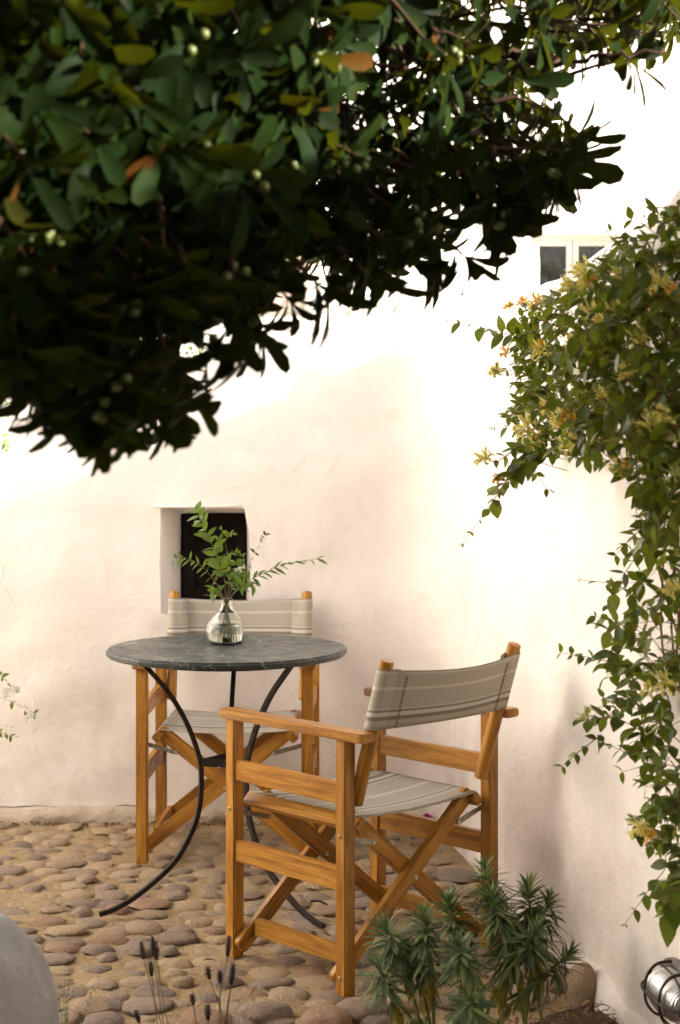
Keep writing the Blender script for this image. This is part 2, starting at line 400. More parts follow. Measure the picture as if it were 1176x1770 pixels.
def pebble_mesh(seed, a, b, c, flat=-.25, sub=2, rough=.18):
    bm = bmesh.new(); bmesh.ops.create_icosphere(bm, subdivisions=sub, radius=1)
    for v in bm.verts:
        p = v.co.copy(); k = 1+rough*fbm((p.x*.9+seed*7.1, p.y*.9, p.z*.9), 3)
        # squarish rounded outline
        e = 1.0/max((abs(p.x)**2.6+abs(p.y)**2.6+abs(p.z)**2.6)**(1/2.6), 1e-4); k *= .55+.45*e
        v.co = Vector((p.x*a*k, p.y*b*k, p.z*c*k))
    bmesh.ops.delete(bm, geom=[v for v in bm.verts if v.co.z < flat*c-c*.25], context='VERTS')
    me = bpy.data.meshes.new('cobblestone'); bm.to_mesh(me); bm.free(); me.materials.append(M['stone'])
    me.polygons.foreach_set('use_smooth', [True]*len(me.polygons)); return me
peb = [pebble_mesh(i, .0465*rnd.uniform(.88, 1.12), .043*rnd.uniform(.8, 1.15), .024) for i in range(14)]
def wall_y(x): return 5.70-.05*x
def wall_x(y): return .378+.16*(5.37-y)
spots = []
y = 3.05; row = 0
while y < 5.70:
    x = -2.2+(row % 2)*.055
    while x < 1.1:
        px = x+rnd.uniform(-.017, .017); py = y+rnd.uniform(-.018, .018)
        if py < wall_y(px)-.07 and px < wall_x(py)-.06:
            if not (py < 3.66+.05*math.sin(px*9)) and not (px > .12 and py < 3.86-.0*px): spots.append((px, py))
        x += .102*rnd.uniform(.88, 1.14)
    y += .087; row += 1
def stone_xf(x, y):
    z = ground_h(x, y)+rnd.uniform(-.007, .005)
    if y > 5.2: z -= rnd.uniform(.0, .008)
    s = rnd.choice((rnd.uniform(.62, .85), rnd.uniform(.85, 1.05), rnd.uniform(1.0, 1.22)))
    return Matrix.Translation((x, y, z)) @ Matrix.Rotation(rnd.gauss(0, .35), 4, 'Z') @ Matrix.Rotation(rnd.gauss(0, .055), 4, 'X') @ Matrix.Rotation(rnd.gauss(0, .05), 4, 'Y') @ Matrix.Diagonal((s*rnd.uniform(.88, 1.22), s*rnd.uniform(.8, 1.12), rnd.uniform(.45, .78), 1))
def seen(x, y):
    a, b = proj((x, y, 0)); return -30 < a < 1206 and b < 1800
sp_in = sorted([s for s in spots if seen(*s)], key=lambda s: s[1]); sp_out = [s for s in spots if not seen(*s)]
for s in sp_in[:300]: link('cobblestone', rnd.choice(peb), ground, mw=stone_xf(*s))
acc = Acc()
for s in sp_in[300:]+sp_out:
    me = rnd.choice(peb); acc.add([v.co for v in me.vertices], [p.vertices[:] for p in me.polygons], stone_xf(*s))
tag(link('cobblestones', acc.mesh('cobblestones', M['stone']), ground), kind='stuff')

# soil bed in the near corner and its rim of larger stones
V = []; F = []; n = 26
for j in range(n+1):
    for i in range(n+1):
        u = i/n; v = j/n
        yy = 2.5+v*(1.18+.06*math.sin(u*7)+.15*max(0, min(1, (u-.80)/.12))); xx = -1.1+u*(wall_x(yy)-.02+1.1)
        e = min(v, 1)*1.0; z = .035+fbm((xx*6, yy*6, 2), 4)*.02-.05*max(0, (v-.85)/.15)
        V.append((xx, yy, z))
F = [(j*(n+1)+i, j*(n+1)+i+1, (j+1)*(n+1)+i+1, (j+1)*(n+1)+i) for j in range(n) for i in range(n)]
soil = tag(link('soil_bed', mesh_from('soil_bed', V, F, M['soil'])), kind='structure')

def rock(name, loc, a, b, c, seed, mat, label=None, cat=None, group=None, rz=0, rough=.3, parent=None, sub=3):
    bm = bmesh.new(); bmesh.ops.create_icosphere(bm, subdivisions=sub, radius=1)
    for v in bm.verts:
        p = v.co.copy(); k = 1+rough*fbm((p.x*.8+seed*5.3, p.y*.8+seed, p.z*.8), 4)
        v.co = Vector((p.x*a*k, p.y*b*k, p.z*c*k))
    o = bm_obj(name, bm, mat, parent)
    o.location = loc; o.rotation_euler = (0, 0, rz)
    return tag(o, label, cat, group) if label else o
rim = [(155, 1752, .062, 'grey rim stone beside the white boulder at the left end of the bed edge'),
       (355, 1775, .07, 'speckled low rim stone behind the dry lavender heads'),
       (460, 1762, .075, 'flat rim stone between the lavender and the near chair leg'),
       (560, 1775, .08, 'rough rim stone below the near chair rear leg'),
       (625, 1757, .075, 'pitted rim stone just right of the near chair rear leg'),
       (700, 1740, .085, 'wide rim stone at the left foot of the spurge shrub'),
       (790, 1740, .06, 'rim stone hidden among the spurge stems'),
       (900, 1735, .075, 'pale rim stone behind the right spurge stems'),
       (965, 1712, .05, 'small rim stone between the spurge and the round brown boulder')]
for k, (px, py, r, lab) in enumerate(rim):
    p = G(px, py, .0); rock('rim_stone', (p.x, p.y, .010), r*.85, r*.66, r*.42, k+3, M['stone'], lab, 'stone', 'stones along the edge of the planting bed', rz=rnd.uniform(-.5, .5))
p = G(1008, 1742)
rock('boulder', (p.x, p.y, .046), .041, .041, .060, 21, M['stone'], 'egg-shaped brown stone standing upright against the foot of the right wall', 'stone', rough=.09, sub=4)

# ------------------------------------------------------------------ plaster walls
def disp(p):
    return (fbm((p[0]*1.1, p[1]*1.1, p[2]*1.1), 3)*.020 + fbm((p[0]*2.6+9, p[1]*2.6, p[2]*2.6), 2)*.012 + fbm((p[0]*4.2+5, p[1]*4.2, p[2]*5.0), 4)*.0075
            + max(0, mnoise.noise(Vector((p[0]*9, p[1]*9, p[2]*12)))-.42)*.02)
def wall_geo(path, top, thick, dz=.03, hole=None, zbase=-.1):
    """path: plan points left-to-right as seen; normal faces the viewer. hole=(x0,x1,z0,z1) on path x"""
    P = [Vector((p[0], p[1], 0)) for p in path]; n = len(P); V = []; F = []
    N = []
    for i in range(n):
        t = (P[min(i+1, n-1)]-P[max(i-1, 0)]).normalized(); N.append(Vector((t.y, -t.x, 0)))
    R = thick*.42
    prof = None
    for i in range(n):
        T = top(P[i])
        hz = T-R
        zs = [zbase] + list(np.linspace(0, hz, 52))
        if hole:
            zs = [z if i is None else z for z in zs]
            for hzv in (hole[2], hole[3]):
                k = min(range(len(zs)), key=lambda q: abs(zs[q]-hzv)); zs[k] = hzv
        pts = [(0, z) for z in zs]
        for a in np.linspace(0, 1, 9)[1:]:
            q = a*math.pi; w = thick/2
            pts.append((w-w*math.cos(q), hz+R*math.sin(q)))
        pts += [(thick, z) for z in np.linspace(hz, zbase, 12)[1:]]
        for (d, z) in pts:
            base = P[i]-N[i]*d+Vector((0, 0, z))
            out = N[i] if d < thick*.1 else (-N[i] if d > thick*.9 else (N[i]*math.cos(math.pi*d/thick)+Vector((0, 0, math.sin(math.pi*d/thick)))))
            k = disp(base)
            if hole and d == 0:
                k *= 1
            V.append(base+out*k)
        m = len(pts)
    for i in range(n-1):
        for j in range(m-1):
            if hole and j < 53:
                xa, xb = path[i][0], path[i+1][0]; za, zb = V0z(P, top, i, j, R, hole, zbase), V0z(P, top, i, j+1, R, hole, zbase)
                if xa > hole[0]-1e-4 and xb < hole[1]+1e-4 and za > hole[2]-1e-4 and zb < hole[3]+1e-4: continue
            F.append((i*m+j, (i+1)*m+j, (i+1)*m+j+1, i*m+j+1))
    return V, F, m
def V0z(P, top, i, j, R, hole, zbase):
    hz = top(P[i])-R; zs = [zbase]+list(np.linspace(0, hz, 52))
    for hzv in (hole[2], hole[3]):
        k = min(range(len(zs)), key=lambda q: abs(zs[q]-hzv)); zs[k] = hzv
    return zs[j] if j < len(zs) else hz+1
HOLE = (-.632, -.318, .74, 1.113)
xs = sorted(set([round(v, 4) for v in np.arange(-4.2, .10, .035)]+[HOLE[0], HOLE[1]]))
xs = [x for x in xs if not any(0 < abs(x-h) < .012 for h in HOLE[:2])]
bpath = [(x, wall_y(x)) for x in xs]
# rounded inner corner into the right wall
u1 = Vector((1, -.05)).normalized(); u2 = Vector((.158, -.987)).normalized()
cor = Vector((0, 0)); # intersection of the two lines
A = np.array([[u1.x, -u2.x], [u1.y, -u2.y]]); bvec = np.array([.378-0, 5.37-wall_y(0)])
tt = np.linalg.solve(A, bvec); cor = Vector((0, wall_y(0)))+u1*tt[0]
Rc = .20
for q in np.linspace(0, 1, 12):
    a = cor-u1*Rc; c = cor+u2*Rc
    bpath.append(tuple(a*(1-q)**2+cor*2*q*(1-q)+c*q*q+Vector((.004*q, 0))))
bpath = [p for p in bpath if p[0] < (cor-u1*Rc).x-.005 or p in bpath[-12:]]
def top_back(P): return 1.765+.012*math.sin(P.x*3)+.02*fbm((P.x*2, 1, 1), 2)
V, F, mcol = wall_geo(bpath, top_back, .32, hole=HOLE)
# worn, slightly bowed right edge of the niche
for k, v in enumerate(V):
    if v.y < wall_y(v.x)+.1 and HOLE[2]-.1 < v.z < HOLE[3]+.05:
        t = (v.z-HOLE[2])/(HOLE[3]-HOLE[2]); w = math.exp(-((v.x-HOLE[1])/.05)**2)
        V[k] = v+Vector((w*(-.012+.020*max(0, 1-abs(t-.45)*2)*1.0-.012*max(0, t-.8)*3), 0, 0))
back_wall = empty('courtyard_wall', (-.6, 5.72, 0)); tag(back_wall, 'cream plastered back wall with a small dark window niche behind the far chair', 'wall')
inv = Matrix.Translation((.6, -5.72, 0))
def wpart(name, me, root): o = link(name, me, root); o.matrix_local = Matrix.Translation(-root.location); return o
wpart('plaster_face', mesh_from('plaster_face', V, F, M['plaster']), back_wall)
# niche reveal
rv = []; rf = []
yf = wall_y(-.47)
NI = (-.582, -.345, .77, 1.085); D = .22; K = 8
loopf = []; 
def rect_loop(r, y, k=K):
    x0, x1, z0, z1 = r; L = []
    for q in range(k): L.append((x0+(x1-x0)*q/k, y, z0))
    for q in range(k): L.append((x1, y, z0+(z1-z0)*q/k))
    for q in range(k): L.append((x1-(x1-x0)*q/k, y, z1))
    for q in range(k): L.append((x0, y, z1-(z1-z0)*q/k))
    return L
loops = []
for s in np.linspace(0, 1, 7):
    e = .006*(1-s)
    r = tuple(HOLE[i]*(1-s)+NI[i]*s for i in range(4)); L = []
    for (x, y, z) in rect_loop((r[0]-.004*(1-s), r[1]+.004*(1-s), r[2]-.004*(1-s), r[3]+.004*(1-s)), yf+D*s-.002*(1-s)+.004):
        if abs(x-r[1]) < .006:
            t = (z-r[2])/(r[3]-r[2]); x += (-.008+.020*max(0, 1-abs(t-.45)*2)-.012*max(0, t-.8)*3)*(1-s)
        L.append((x+.003*fbm((x*9, y*9, z*9), 2), y, z+.003*fbm((x*9+4, y*9, z*9), 2)))
    loops.append(L)
for L in loops: rv += L
m4 = 4*K
for a in range(6):
    for q in range(m4): rf.append((a*m4+q, a*m4+(q+1) % m4, (a+1)*m4+(q+1) % m4, (a+1)*m4+q))
wpart('niche_reveal', mesh_from('niche_reveal', rv, rf, M['plaster']), back_wall)
sh = empty('shutter'); sh.parent = back_wall; sh.matrix_local = Matrix.Translation(-back_wall.location)
ys = yf+D-.012
bm = bmesh.new(); bmesh.ops.create_cube(bm, size=1); bmesh.ops.scale(bm, vec=(NI[1]-NI[0]+.03, .02, NI[3]-NI[2]+.03), verts=bm.verts)
bmesh.ops.translate(bm, vec=((NI[0]+NI[1])/2, ys+.02, (NI[2]+NI[3])/2), verts=bm.verts)
bm_obj('panel', bm, M['shutter'], sh, smooth=False)
x0, x1, z0, z1 = NI
plank('frame', (x0+.03, ys, z0), (x0+.03, ys, z1), .045, .02, M['shutter'], sh, n=(0, 1, 0))
plank('frame', (x1-.02, ys, z0), (x1-.02, ys, z1), .045, .02, M['shutter'], sh, n=(0, 1, 0))
plank('frame', (x0+.053, ys, z1-.025), (x1-.043, ys, z1-.025), .045, .018, M['shutter'], sh, n=(0, 1, 0))
plank('frame', (x0+.053, ys, z0+.03), (x1-.043, ys, z0+.03), .045, .018, M['shutter'], sh, n=(0, 1, 0))
# thin plaster lip over the niche
acc = Acc(); acc.tube([(-.66, yf-.004, 1.120), (-.55, yf-.008, 1.118), (-.42, yf-.008, 1.119), (-.29, yf-.004, 1.122)], .006, 6)
wpart('lintel_lip', acc.mesh('lintel_lip', M['plaster']), back_wall)
# rough footing
V = []; F = []; xs2 = list(np.arange(-4.0, .22, .02)); nz = 9
for i, x in enumerate(xs2):
    hgt = .062+.016*fbm((x*3, 2, 5), 3)-.02*max(0, (x+.4))
    for j in range(nz):
        t = j/(nz-1)
        y0 = wall_y(x)+disp((x, wall_y(x), .05))*-1
        d = .030*(1-t**3)+.012*fbm((x*14, t*2, 7), 3)
        if j == nz-1: d = -.03
        V.append((x, y0-d-.006, -.02+t*(hgt+.02)))
F = [(i*nz+j, (i+1)*nz+j, (i+1)*nz+j+1, i*nz+j+1) for i in range(len(xs2)-1) for j in range(nz-1)]
wpart('footing', mesh_from('footing', V, F, M['footing']), back_wall)
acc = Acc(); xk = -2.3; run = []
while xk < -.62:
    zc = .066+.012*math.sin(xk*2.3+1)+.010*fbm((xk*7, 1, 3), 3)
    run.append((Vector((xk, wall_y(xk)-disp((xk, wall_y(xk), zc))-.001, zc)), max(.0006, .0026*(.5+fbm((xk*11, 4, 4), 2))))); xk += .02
acc.tube([p for p, r in run], [r for p, r in run], 5); wpart('crack_shade', acc.mesh('crack_shade', M['soil']), back_wall)  # dark soil-coloured tube painting the shadow in the gap above the footing
# crumbled dirt line where the wall meets the cobbles
acc = Acc(); ico = pebble_mesh(99, 1, 1, .8, sub=1)
iv = [v.co.copy() for v in ico.vertices]; ifc = [p.vertices[:] for p in ico.polygons]
for k in range(2600):
    x = rnd.uniform(-2.2, .2)
    if x > -.75 and rnd.random() < .55: continue
    s = rnd.uniform(.0015, .0055); yy = wall_y(x)-.022-abs(rnd.gauss(0, .026))
    acc.add(iv, ifc, Matrix.Translation((x, yy, rnd.uniform(.000, .012))) @ Matrix.Rotation(rnd.uniform(0, 6), 4, 'Z') @ Matrix.Diagonal((s*1.3, s, s*.8, 1)))
tag(link('dirt_crumbs', acc.mesh('dirt_crumbs', M['crumb'])), kind='stuff')

rs = cor-u2*.40; rpath = []
L = 0
while True:
    p = rs+u2*L
    if p.y < -2.5: break
    rpath.append((p.x, p.y)); L += .035 if p.y > 2.8 else .3
def top_right(P):
    y = P.y
    t = 1.765+.08*max(0, min(1, (5.6-y)/1.75))+.27*max(0, min(1, (3.85-y)/1.2))+.04*max(0, min(1, (2.4-y)/2))
    return t+.014*fbm((y*3, 3, 2), 3)
V, F, _ = wall_geo(rpath, top_right, .30)
right_wall = empty('side_wall', (wall_x(4), 4, 0)); tag(right_wall, 'cream plastered side wall running towards the camera, honeysuckle hanging over it', 'wall')
wpart('plaster_face', mesh_from('plaster_face', V, F, M['plaster']), right_wall)
# worn greenish edge at the base near the bed
V = []; F = []; k = 0
for i, y in enumerate(np.arange(3.0, 4.0, .03)):
    for j, (dx, z) in enumerate(((-.028, .0), (-.026, .035), (-.016, .07+.01*math.sin(y*20)), (.02, .085+.01*math.sin(y*20)))):
        V.append((wall_x(y)+dx+.006*fbm((y*9, j, 1), 2)-.004, y, z))
nn = 4; F = [((i+1)*nn+j, i*nn+j, i*nn+j+1, (i+1)*nn+j+1) for i in range(len(V)//nn-1) for j in range(nn-1)]
wpart('base_fillet', mesh_from('base_fillet', V, F, M['plaster']), right_wall)

# ------------------------------------------------------------------ houses behind and beside
def box_obj(name, x0, x1, y0, y1, z0, z1, mat, parent, bev=.0, smooth=False):
    bm = bmesh.new(); bmesh.ops.create_cube(bm, size=1)
    bmesh.ops.scale(bm, vec=(x1-x0, y1-y0, z1-z0), verts=bm.verts)
    if bev: bmesh.ops.bevel(bm, geom=bm.edges[:], offset=bev, segments=2, affect='EDGES')
    o = bm_obj(name, bm, mat, parent, smooth=bev > 0)
    c = Vector(((x0+x1)/2, (y0+y1)/2, (z0+z1)/2))
    o.matrix_local = Matrix.Translation(c-(parent.location if parent and parent.parent is None else Vector()))
    return o
HYY = 10.0
def facade(x0, x1, z0, z1, y, holes, step=.12):
    """relief wall sheet with rectangular openings and reveals"""
    X = sorted(set([round(v, 3) for v in np.arange(x0, x1, step)]+[x1]+[h[i] for h in holes for i in (0, 1)]))
    Z = sorted(set([round(v, 3) for v in np.arange(z0, z1, step)]+[z1]+[h[i] for h in holes for i in (2, 3)]))
    V = []; F = []
    for x in X:
        for z in Z:
            edge = any(abs(x-h[i]) < 1e-4 for h in holes for i in (0, 1)) or any(abs(z-h[i]) < 1e-4 for h in holes for i in (2, 3))
            V.append((x, y-(0 if edge else .02+disp((x, y, z))*.9), z))
    nz = len(Z)
    for i in range(len(X)-1):
        for j in range(nz-1):
            if any(X[i] >= h[0]-1e-4 and X[i+1] <= h[1]+1e-4 and Z[j] >= h[2]-1e-4 and Z[j+1] <= h[3]+1e-4 for h in holes): continue
            F.append((i*nz+j, (i+1)*nz+j, (i+1)*nz+j+1, i*nz+j+1))
    for h in holes:
        b = len(V)
        for d in (0, .22):
            V += [(h[0], y+d, h[2]), (h[1], y+d, h[2]), (h[1], y+d, h[3]), (h[0], y+d, h[3])]
        for q in range(4): F.append((b+q, b+(q+1) % 4, b+4+(q+1) % 4, b+4+q))
    # roof and sides so the block is solid
    b = len(V); V += [(x0, y+5, z0), (x1, y+5, z0), (x1, y+5, z1), (x0, y+5, z1), (x0, y, z0), (x1, y, z0), (x1, y, z1), (x0, y, z1)]
    F += [(b, b+1, b+2, b+3), (b+7, b+6, b+2, b+3), (b+4, b+7, b+3, b), (b+5, b+1, b+2, b+6)]
    return V, F
def pxz(px, py, Y): w = W(px, py, Y); return w.x, w.z
wx0, wz1 = pxz(918, 404, HYY); wx1, _ = pxz(1070, 404, HYY); wz0 = pxz(0, 500, HYY)[1]-.15
ax0 = pxz(440, 0, HYY)[0]; ax1, az0 = pxz(531, 548, HYY); az1 = az0+.95
house = empty('white_house', (1, HYY, 0)); tag(house, 'tall sunlit white house behind the courtyard walls with a white framed window', 'house')
V, F = facade(-9, 9, -.1, 6.2, HYY, [(wx0, wx1, wz0, wz1), (ax0, ax1, az0, az1)])
wpart('wall', mesh_from('wall', V, F, M['plaster_far'], smooth=False), house)
def window(x0, x1, z0, z1, y, root, mat, leaves=2, shut=False):
    w = empty('window'); w.parent = root; w.matrix_local = Matrix.Translation(Vector((x0, y+.05, z0))-root.location)
    Wd = x1-x0; H = z1-z0
    def bar(n, a, b, c, d, yy0, yy1, mt=mat):
        bm = bmesh.new(); bmesh.ops.create_cube(bm, size=1); bmesh.ops.scale(bm, vec=(b-a, yy1-yy0, d-c), verts=bm.verts)
        bmesh.ops.bevel(bm, geom=bm.edges[:], offset=.003, segments=1, affect='EDGES')
        bmesh.ops.translate(bm, vec=((a+b)/2, (yy0+yy1)/2, (c+d)/2), verts=bm.verts); return bm_obj(n, bm, mt, w, smooth=False)
    f = .028
    bar('frame', 0, f, 0, H, .04, .10); bar('frame', Wd-f, Wd, 0, H, .04, .10); bar('frame', f, Wd-f, H-f, H, .04, .10); bar('frame', f, Wd-f, 0, f, .04, .10)
    lw = (Wd-2*f)/leaves
    for k in range(leaves):
        a = f+k*lw+.003; b = a+lw-.006; g = .034
        bar('sash', a, a+g, f, H-f, .05, .085); bar('sash', b-g, b, f, H-f, .05, .085)
        bar('sash', a+g, b-g, H-f-g, H-f, .05, .085); bar('sash', a+g, b-g, f, f+g, .05, .085)
        if shut:
            for q in range(5): zz = f+g+(H-2*f-2*g)*q/5; bar('board', a+g, b-g, zz+.002, zz+(H-2*f-2*g)/5-.002, .06, .075)
        else:
            bar('pane', a+g, b-g, f+g, H-f-g, .064, .070, M['pane'])
            nn = 24; VV = []; FF = []
            for i in range(nn+1):
                xx = a+g+(b-a-2*g)*i/nn; yy = .105+.012*math.sin(i*1.3)
                VV += [(xx, yy, f), (xx, yy, H-f)]
            FF = [(2*i, 2*i+2, 2*i+3, 2*i+1) for i in range(nn)]
            link('curtain', mesh_from('curtain', VV, FF, M['lace']), w)
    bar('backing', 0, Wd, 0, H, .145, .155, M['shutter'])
    return w
window(wx0, wx1, wz0, wz1, HYY, house, M['paint'], 2)
window(ax0, ax1, az0, az1, HYY, house, M['greywood'], 1, True)
box_obj('sill', ax0-.04, ax1+.04, HYY-.05, HYY+.03, az0-.045, az0-.002, M['plaster_far'], house, .006)
# house added out of frame on the left, bounces the low sun inwards
left = empty('added_bounce_house', (-3.6, 2, 0)); tag(left, 'plain pale house added out of frame, left and behind the camera, to shape the light', 'house')
V = []; F = []
Yr = np.arange(-6, 9.6, .3); Zr = np.arange(-.1, 4.2, .25)
for yy in Yr:
    for zz in Zr: V.append((-3.6+disp((-3.6, yy, zz)), yy, zz))
F = [(i*len(Zr)+j, i*len(Zr)+j+1, (i+1)*len(Zr)+j+1, (i+1)*len(Zr)+j) for i in range(len(Yr)-1) for j in range(len(Zr)-1)]
wpart('wall', mesh_from('wall', V, F, M['stucco']), left)
box_obj('wall', -6.5, -3.65, -6, 9.5, -.1, 4.1, M['stucco'], left)
box_obj('wall', -6.5, 3.2, -6.5, -2.6, -.1, 3.6, M['stucco'], left)  # block added unseen behind the camera to cut the front sky light

# ------------------------------------------------------------------ director's chairs
def chair():
    root = empty('director_chair')
    wd = M['wood']; hw = .262; hd = .207; pw = .036; pd = .034; AH = .640
    for sx in (-1, 1):
        for sy in (-1, 1):
            lg = plank('leg', (sx*hw, sy*hd, 0), (sx*hw, sy*hd, AH-.022), pd if False else pw, pd, wd, root, n=(0, 1, 0))
            for zz in (.045, .385):
                rod('bolt', (sx*(hw+pw/2-.001), sy*hd, zz), (sx*(hw+pw/2+.003), sy*hd, zz), .0045, M['bolt'], root, 8)
        for b in list(root.children): pass
        plank('armrest', (sx*(hw+.002), -hd-.040, AH-.011), (sx*(hw+.002), hd+.084, AH-.011), .056, .022, wd, root, roundend=.016, bev=.0035)
        plank('side_rail', (sx*hw, -hd+pd/2-.003, .485), (sx*hw, hd-pd/2+.003, .485), .024, .052, wd, root)
        plank('side_rail', (sx*hw, -hd+pd/2-.003, .278), (sx*hw, hd-pd/2+.003, .278), .024, .056, wd, root)
        # round back post, leaning back beside the rear leg
        bx = sx*.240
        rod('back_post', (sx*.2265, hd+.000, .455), (sx*.232, hd+.112, .814), .0172, wd, root, 18)
        # seat rail under the canvas
        plank('seat_rail', (sx*.213, -hd-.006, .402), (sx*.213, hd+.004, .402), .036, .024, wd, root, n=(sx*.70, 0, .70), bev=.003)
        # floor-level rail tying the crossed legs together
        plank('floor_rail', (-sx*.225, -hd+.045, .080), (-sx*.225, hd-.045, .080), .020, .044, wd, root)
    # crossed legs, front pair and rear pair
    for sy in (-1, 1):
        for k, sx in enumerate((-1, 1)):
            yy = sy*(hd-pd/2-.012-k*.0225)
            a = Vector((-sx*(hw+.010), yy, .030)); b = Vector((sx*.212, yy, .418))
            cb = plank('cross_leg', a, b, .042, .021, wd, root, n=(0, 1, 0), roundend=.012)
        yo = sy*(hd-pd/2-.012)
        yb = yo-sy*.036
        root_b = rod('pivot_bolt', (-.002, yo+.014*sy, .232), (-.002, yb-.004*sy, .232), .0055, M['bolt'], root, 8)
        for sx in (-1, 1):
            # flat steel strut from the leg to the crossed leg
            y2 = sy*(hd-pd/2-.012+(.0155 if True else 0))
            y2 = sy*(hd-.004) if sy > 0 else sy*(hd-.004)
            yy = sy*(hd+.001)
            o = plank('strut', (sx*(hw-pw/2+.004), sy*(hd-pd/2+.003), .374), (sx*.150, sy*(hd-pd/2+.003), .346), .014, .004, M['steel'], root, n=(0, 1, 0), bev=.0008, roundend=.006)
            rod('bolt', (sx*.155, sy*(hd-pd/2-.006), .347), (sx*.155, sy*(hd-pd/2+.009), .347), .005, M['bolt'], root, 8)
    # seat canvas: wraps both rails, sags a little
    V = []; F = []; UV = []; nu = 26; nv = 14
    prof = []
    for i in range(nu+1):
        t = i/nu; x = -.2125+.425*t; z = .4235-.011*(1-(2*t-1)**2)
        prof.append((x, z))
    prof = [(-.2135, .4225)]+prof[1:-1]+[(.2135, .4225)]
    for i, (x, z) in enumerate(prof):
        for j in range(nv+1):
            v = j/nv; y = -hd+.012+(2*hd-.014)*v
            edge = .003*math.sin(v*9+i)*.6
            V.append((x, y, z+edge*.3-.004*abs(2*v-1)**3)); UV.append((i/len(prof)*1.2, v*1.0+.05))
    np_ = len(prof)
    F = [(i*(nv+1)+j, (i+1)*(nv+1)+j, (i+1)*(nv+1)+j+1, i*(nv+1)+j+1) for i in range(np_-1) for j in range(nv)]
    o = link('seat_canvas', mesh_from('seat_canvas', V, F, M['canvas'], uv=UV), root)
    md = o.modifiers.new('thick', 'SOLIDIFY'); md.thickness = .0022; md.offset = 1
    # back canvas: sleeves round the posts, slack between them
    z0, z1 = .643, .793
    def postc(s, z):
        t = (z-.455)/(.814-.455); return Vector((s*(.2265+.0055*t), hd+.112*t, z))
    plan = []; r = .0197
    # from the left inner seam round the post, across the back, round the right post to its seam
    def loop(z):
        Lp = postc(-1, z); Rp = postc(1, z); out = []
        out.append((Lp.x+.050, Lp.y+.004)); out.append((Lp.x+.030, Lp.y-.006)); 
        for a in np.linspace(-70, -290, 12):
            q = math.radians(a); out.append((Lp.x+r*math.cos(q), Lp.y+r*math.sin(q)))
        n = 22
        for i in range(1, n):
            t = i/n; out.append((Lp.x+(Rp.x-Lp.x)*t, Lp.y+r*.97+.034*math.sin(math.pi*t)**1.1*.9))
        for a in np.linspace(110, -110, 12):
            q = math.radians(a); out.append((Rp.x+r*math.cos(q), Rp.y+r*math.sin(q)))
        out.append((Rp.x-.030, Rp.y-.006)); out.append((Rp.x-.050, Rp.y+.004)); return out
    V = []; UV = []; nz = 10
    for j in range(nz+1):
        z = z0+(z1-z0)*j/nz; L = loop(z)
        for i, (x, y) in enumerate(L):
            t = (x+.25)/.5; dz = -.014*math.sin(math.pi*min(1, max(0, t)))*(j/nz) if True else 0
            V.append((x, y, z+dz+(.004*math.sin(math.pi*min(1, max(0, t))) if j == 0 else 0))); UV.append((i/len(L)*1.4, j/nz*.78+.10))
    m_ = len(L)
    F = [(j*m_+i, j*m_+i+1, (j+1)*m_+i+1, (j+1)*m_+i) for j in range(nz) for i in range(m_-1)]
    bc = link('back_canvas', mesh_from('back_canvas', V, F, M['canvas'], uv=UV), root)
    
    for q in ('canvas_back_shaded', 'canvas', 'canvas'): bc.data.materials.append(M[q])
    for p in bc.data.polygons:
        if abs(p.center.x) > .212 or p.center.y < hd+.112*((p.center.z-.455)/.359): p.material_index = 2
    bc.data.update(); md = bc.modifiers.new('thick', 'SOLIDIFY'); md.thickness = .0022; md.offset = 0; md.material_offset = 1
    for s in (-1, 1):
        acc = Acc()
        for dd in (.046, .050):
            pts = []
            for j in range(14):
                z = z0+.002+(z1-z0-.016)*j/13; c = postc(s, z); t = (dd+.0)/.462
                pts.append((c.x-s*dd, c.y+r*.97+.034*math.sin(math.pi*t)**1.1*.9+.0026, z-.014*math.sin(math.pi*t)*(j/13)))
            for j in range(0, 13): acc.tube([pts[j], tuple(pts[j][q]*.25+pts[j+1][q]*.75 for q in range(3))], .0009, 4)
        link('seam', acc.mesh('seam', M['thread']), bc)
        # a fold line
    return root
ch = chair()
def place(o, x, y, fa, label):
    # local front is -Y
    o.location = (x, y, .010); o.rotation_euler = (0, 0, math.radians(fa)+math.pi/2)
    tag(o, label, 'chair', "folding director's chairs at the round table")
def copy_tree(o, parent=None):
    c = o.copy(); C.objects.link(c); c.parent = parent
    for k in o.children: copy_tree(k, c)
    return c
place(ch, .0600, 4.2265, 133.6, "near director's chair seen from behind, its grey-taupe striped canvas back turned to the camera")
ch2 = copy_tree(ch); place(ch2, -.358, 5.335, 268.0, "far director's chair facing the camera behind the round table, its back against the wall niche")

# ------------------------------------------------------------------ the round table
TC = Vector((-.325, 4.665, 0)); TZ = .752
table = empty('round_table', (TC.x, TC.y, 0)); tag(table, 'round bistro table with veined dark slate top on three bowed iron legs', 'table')
bm = bmesh.new(); bmesh.ops.create_cone(bm, cap_ends=True, segments=96, radius1=.345, radius2=.345, depth=.020)
bmesh.ops.bevel(bm, geom=[e for e in bm.edges if abs(e.verts[0].co.z-e.verts[1].co.z) < 1e-5 and len(e.link_faces) == 2], offset=.006, segments=3, affect='EDGES')
for v in bm.verts:
    a = math.atan2(v.co.y, v.co.x); v.co.xy *= 1+.004*math.sin(a*7)*math.sin(a*3+1)+.0015*math.sin(a*29)
bm_obj('table_top', bm, M['slate'], table, Matrix.Translation((0, 0, TZ-.010)))
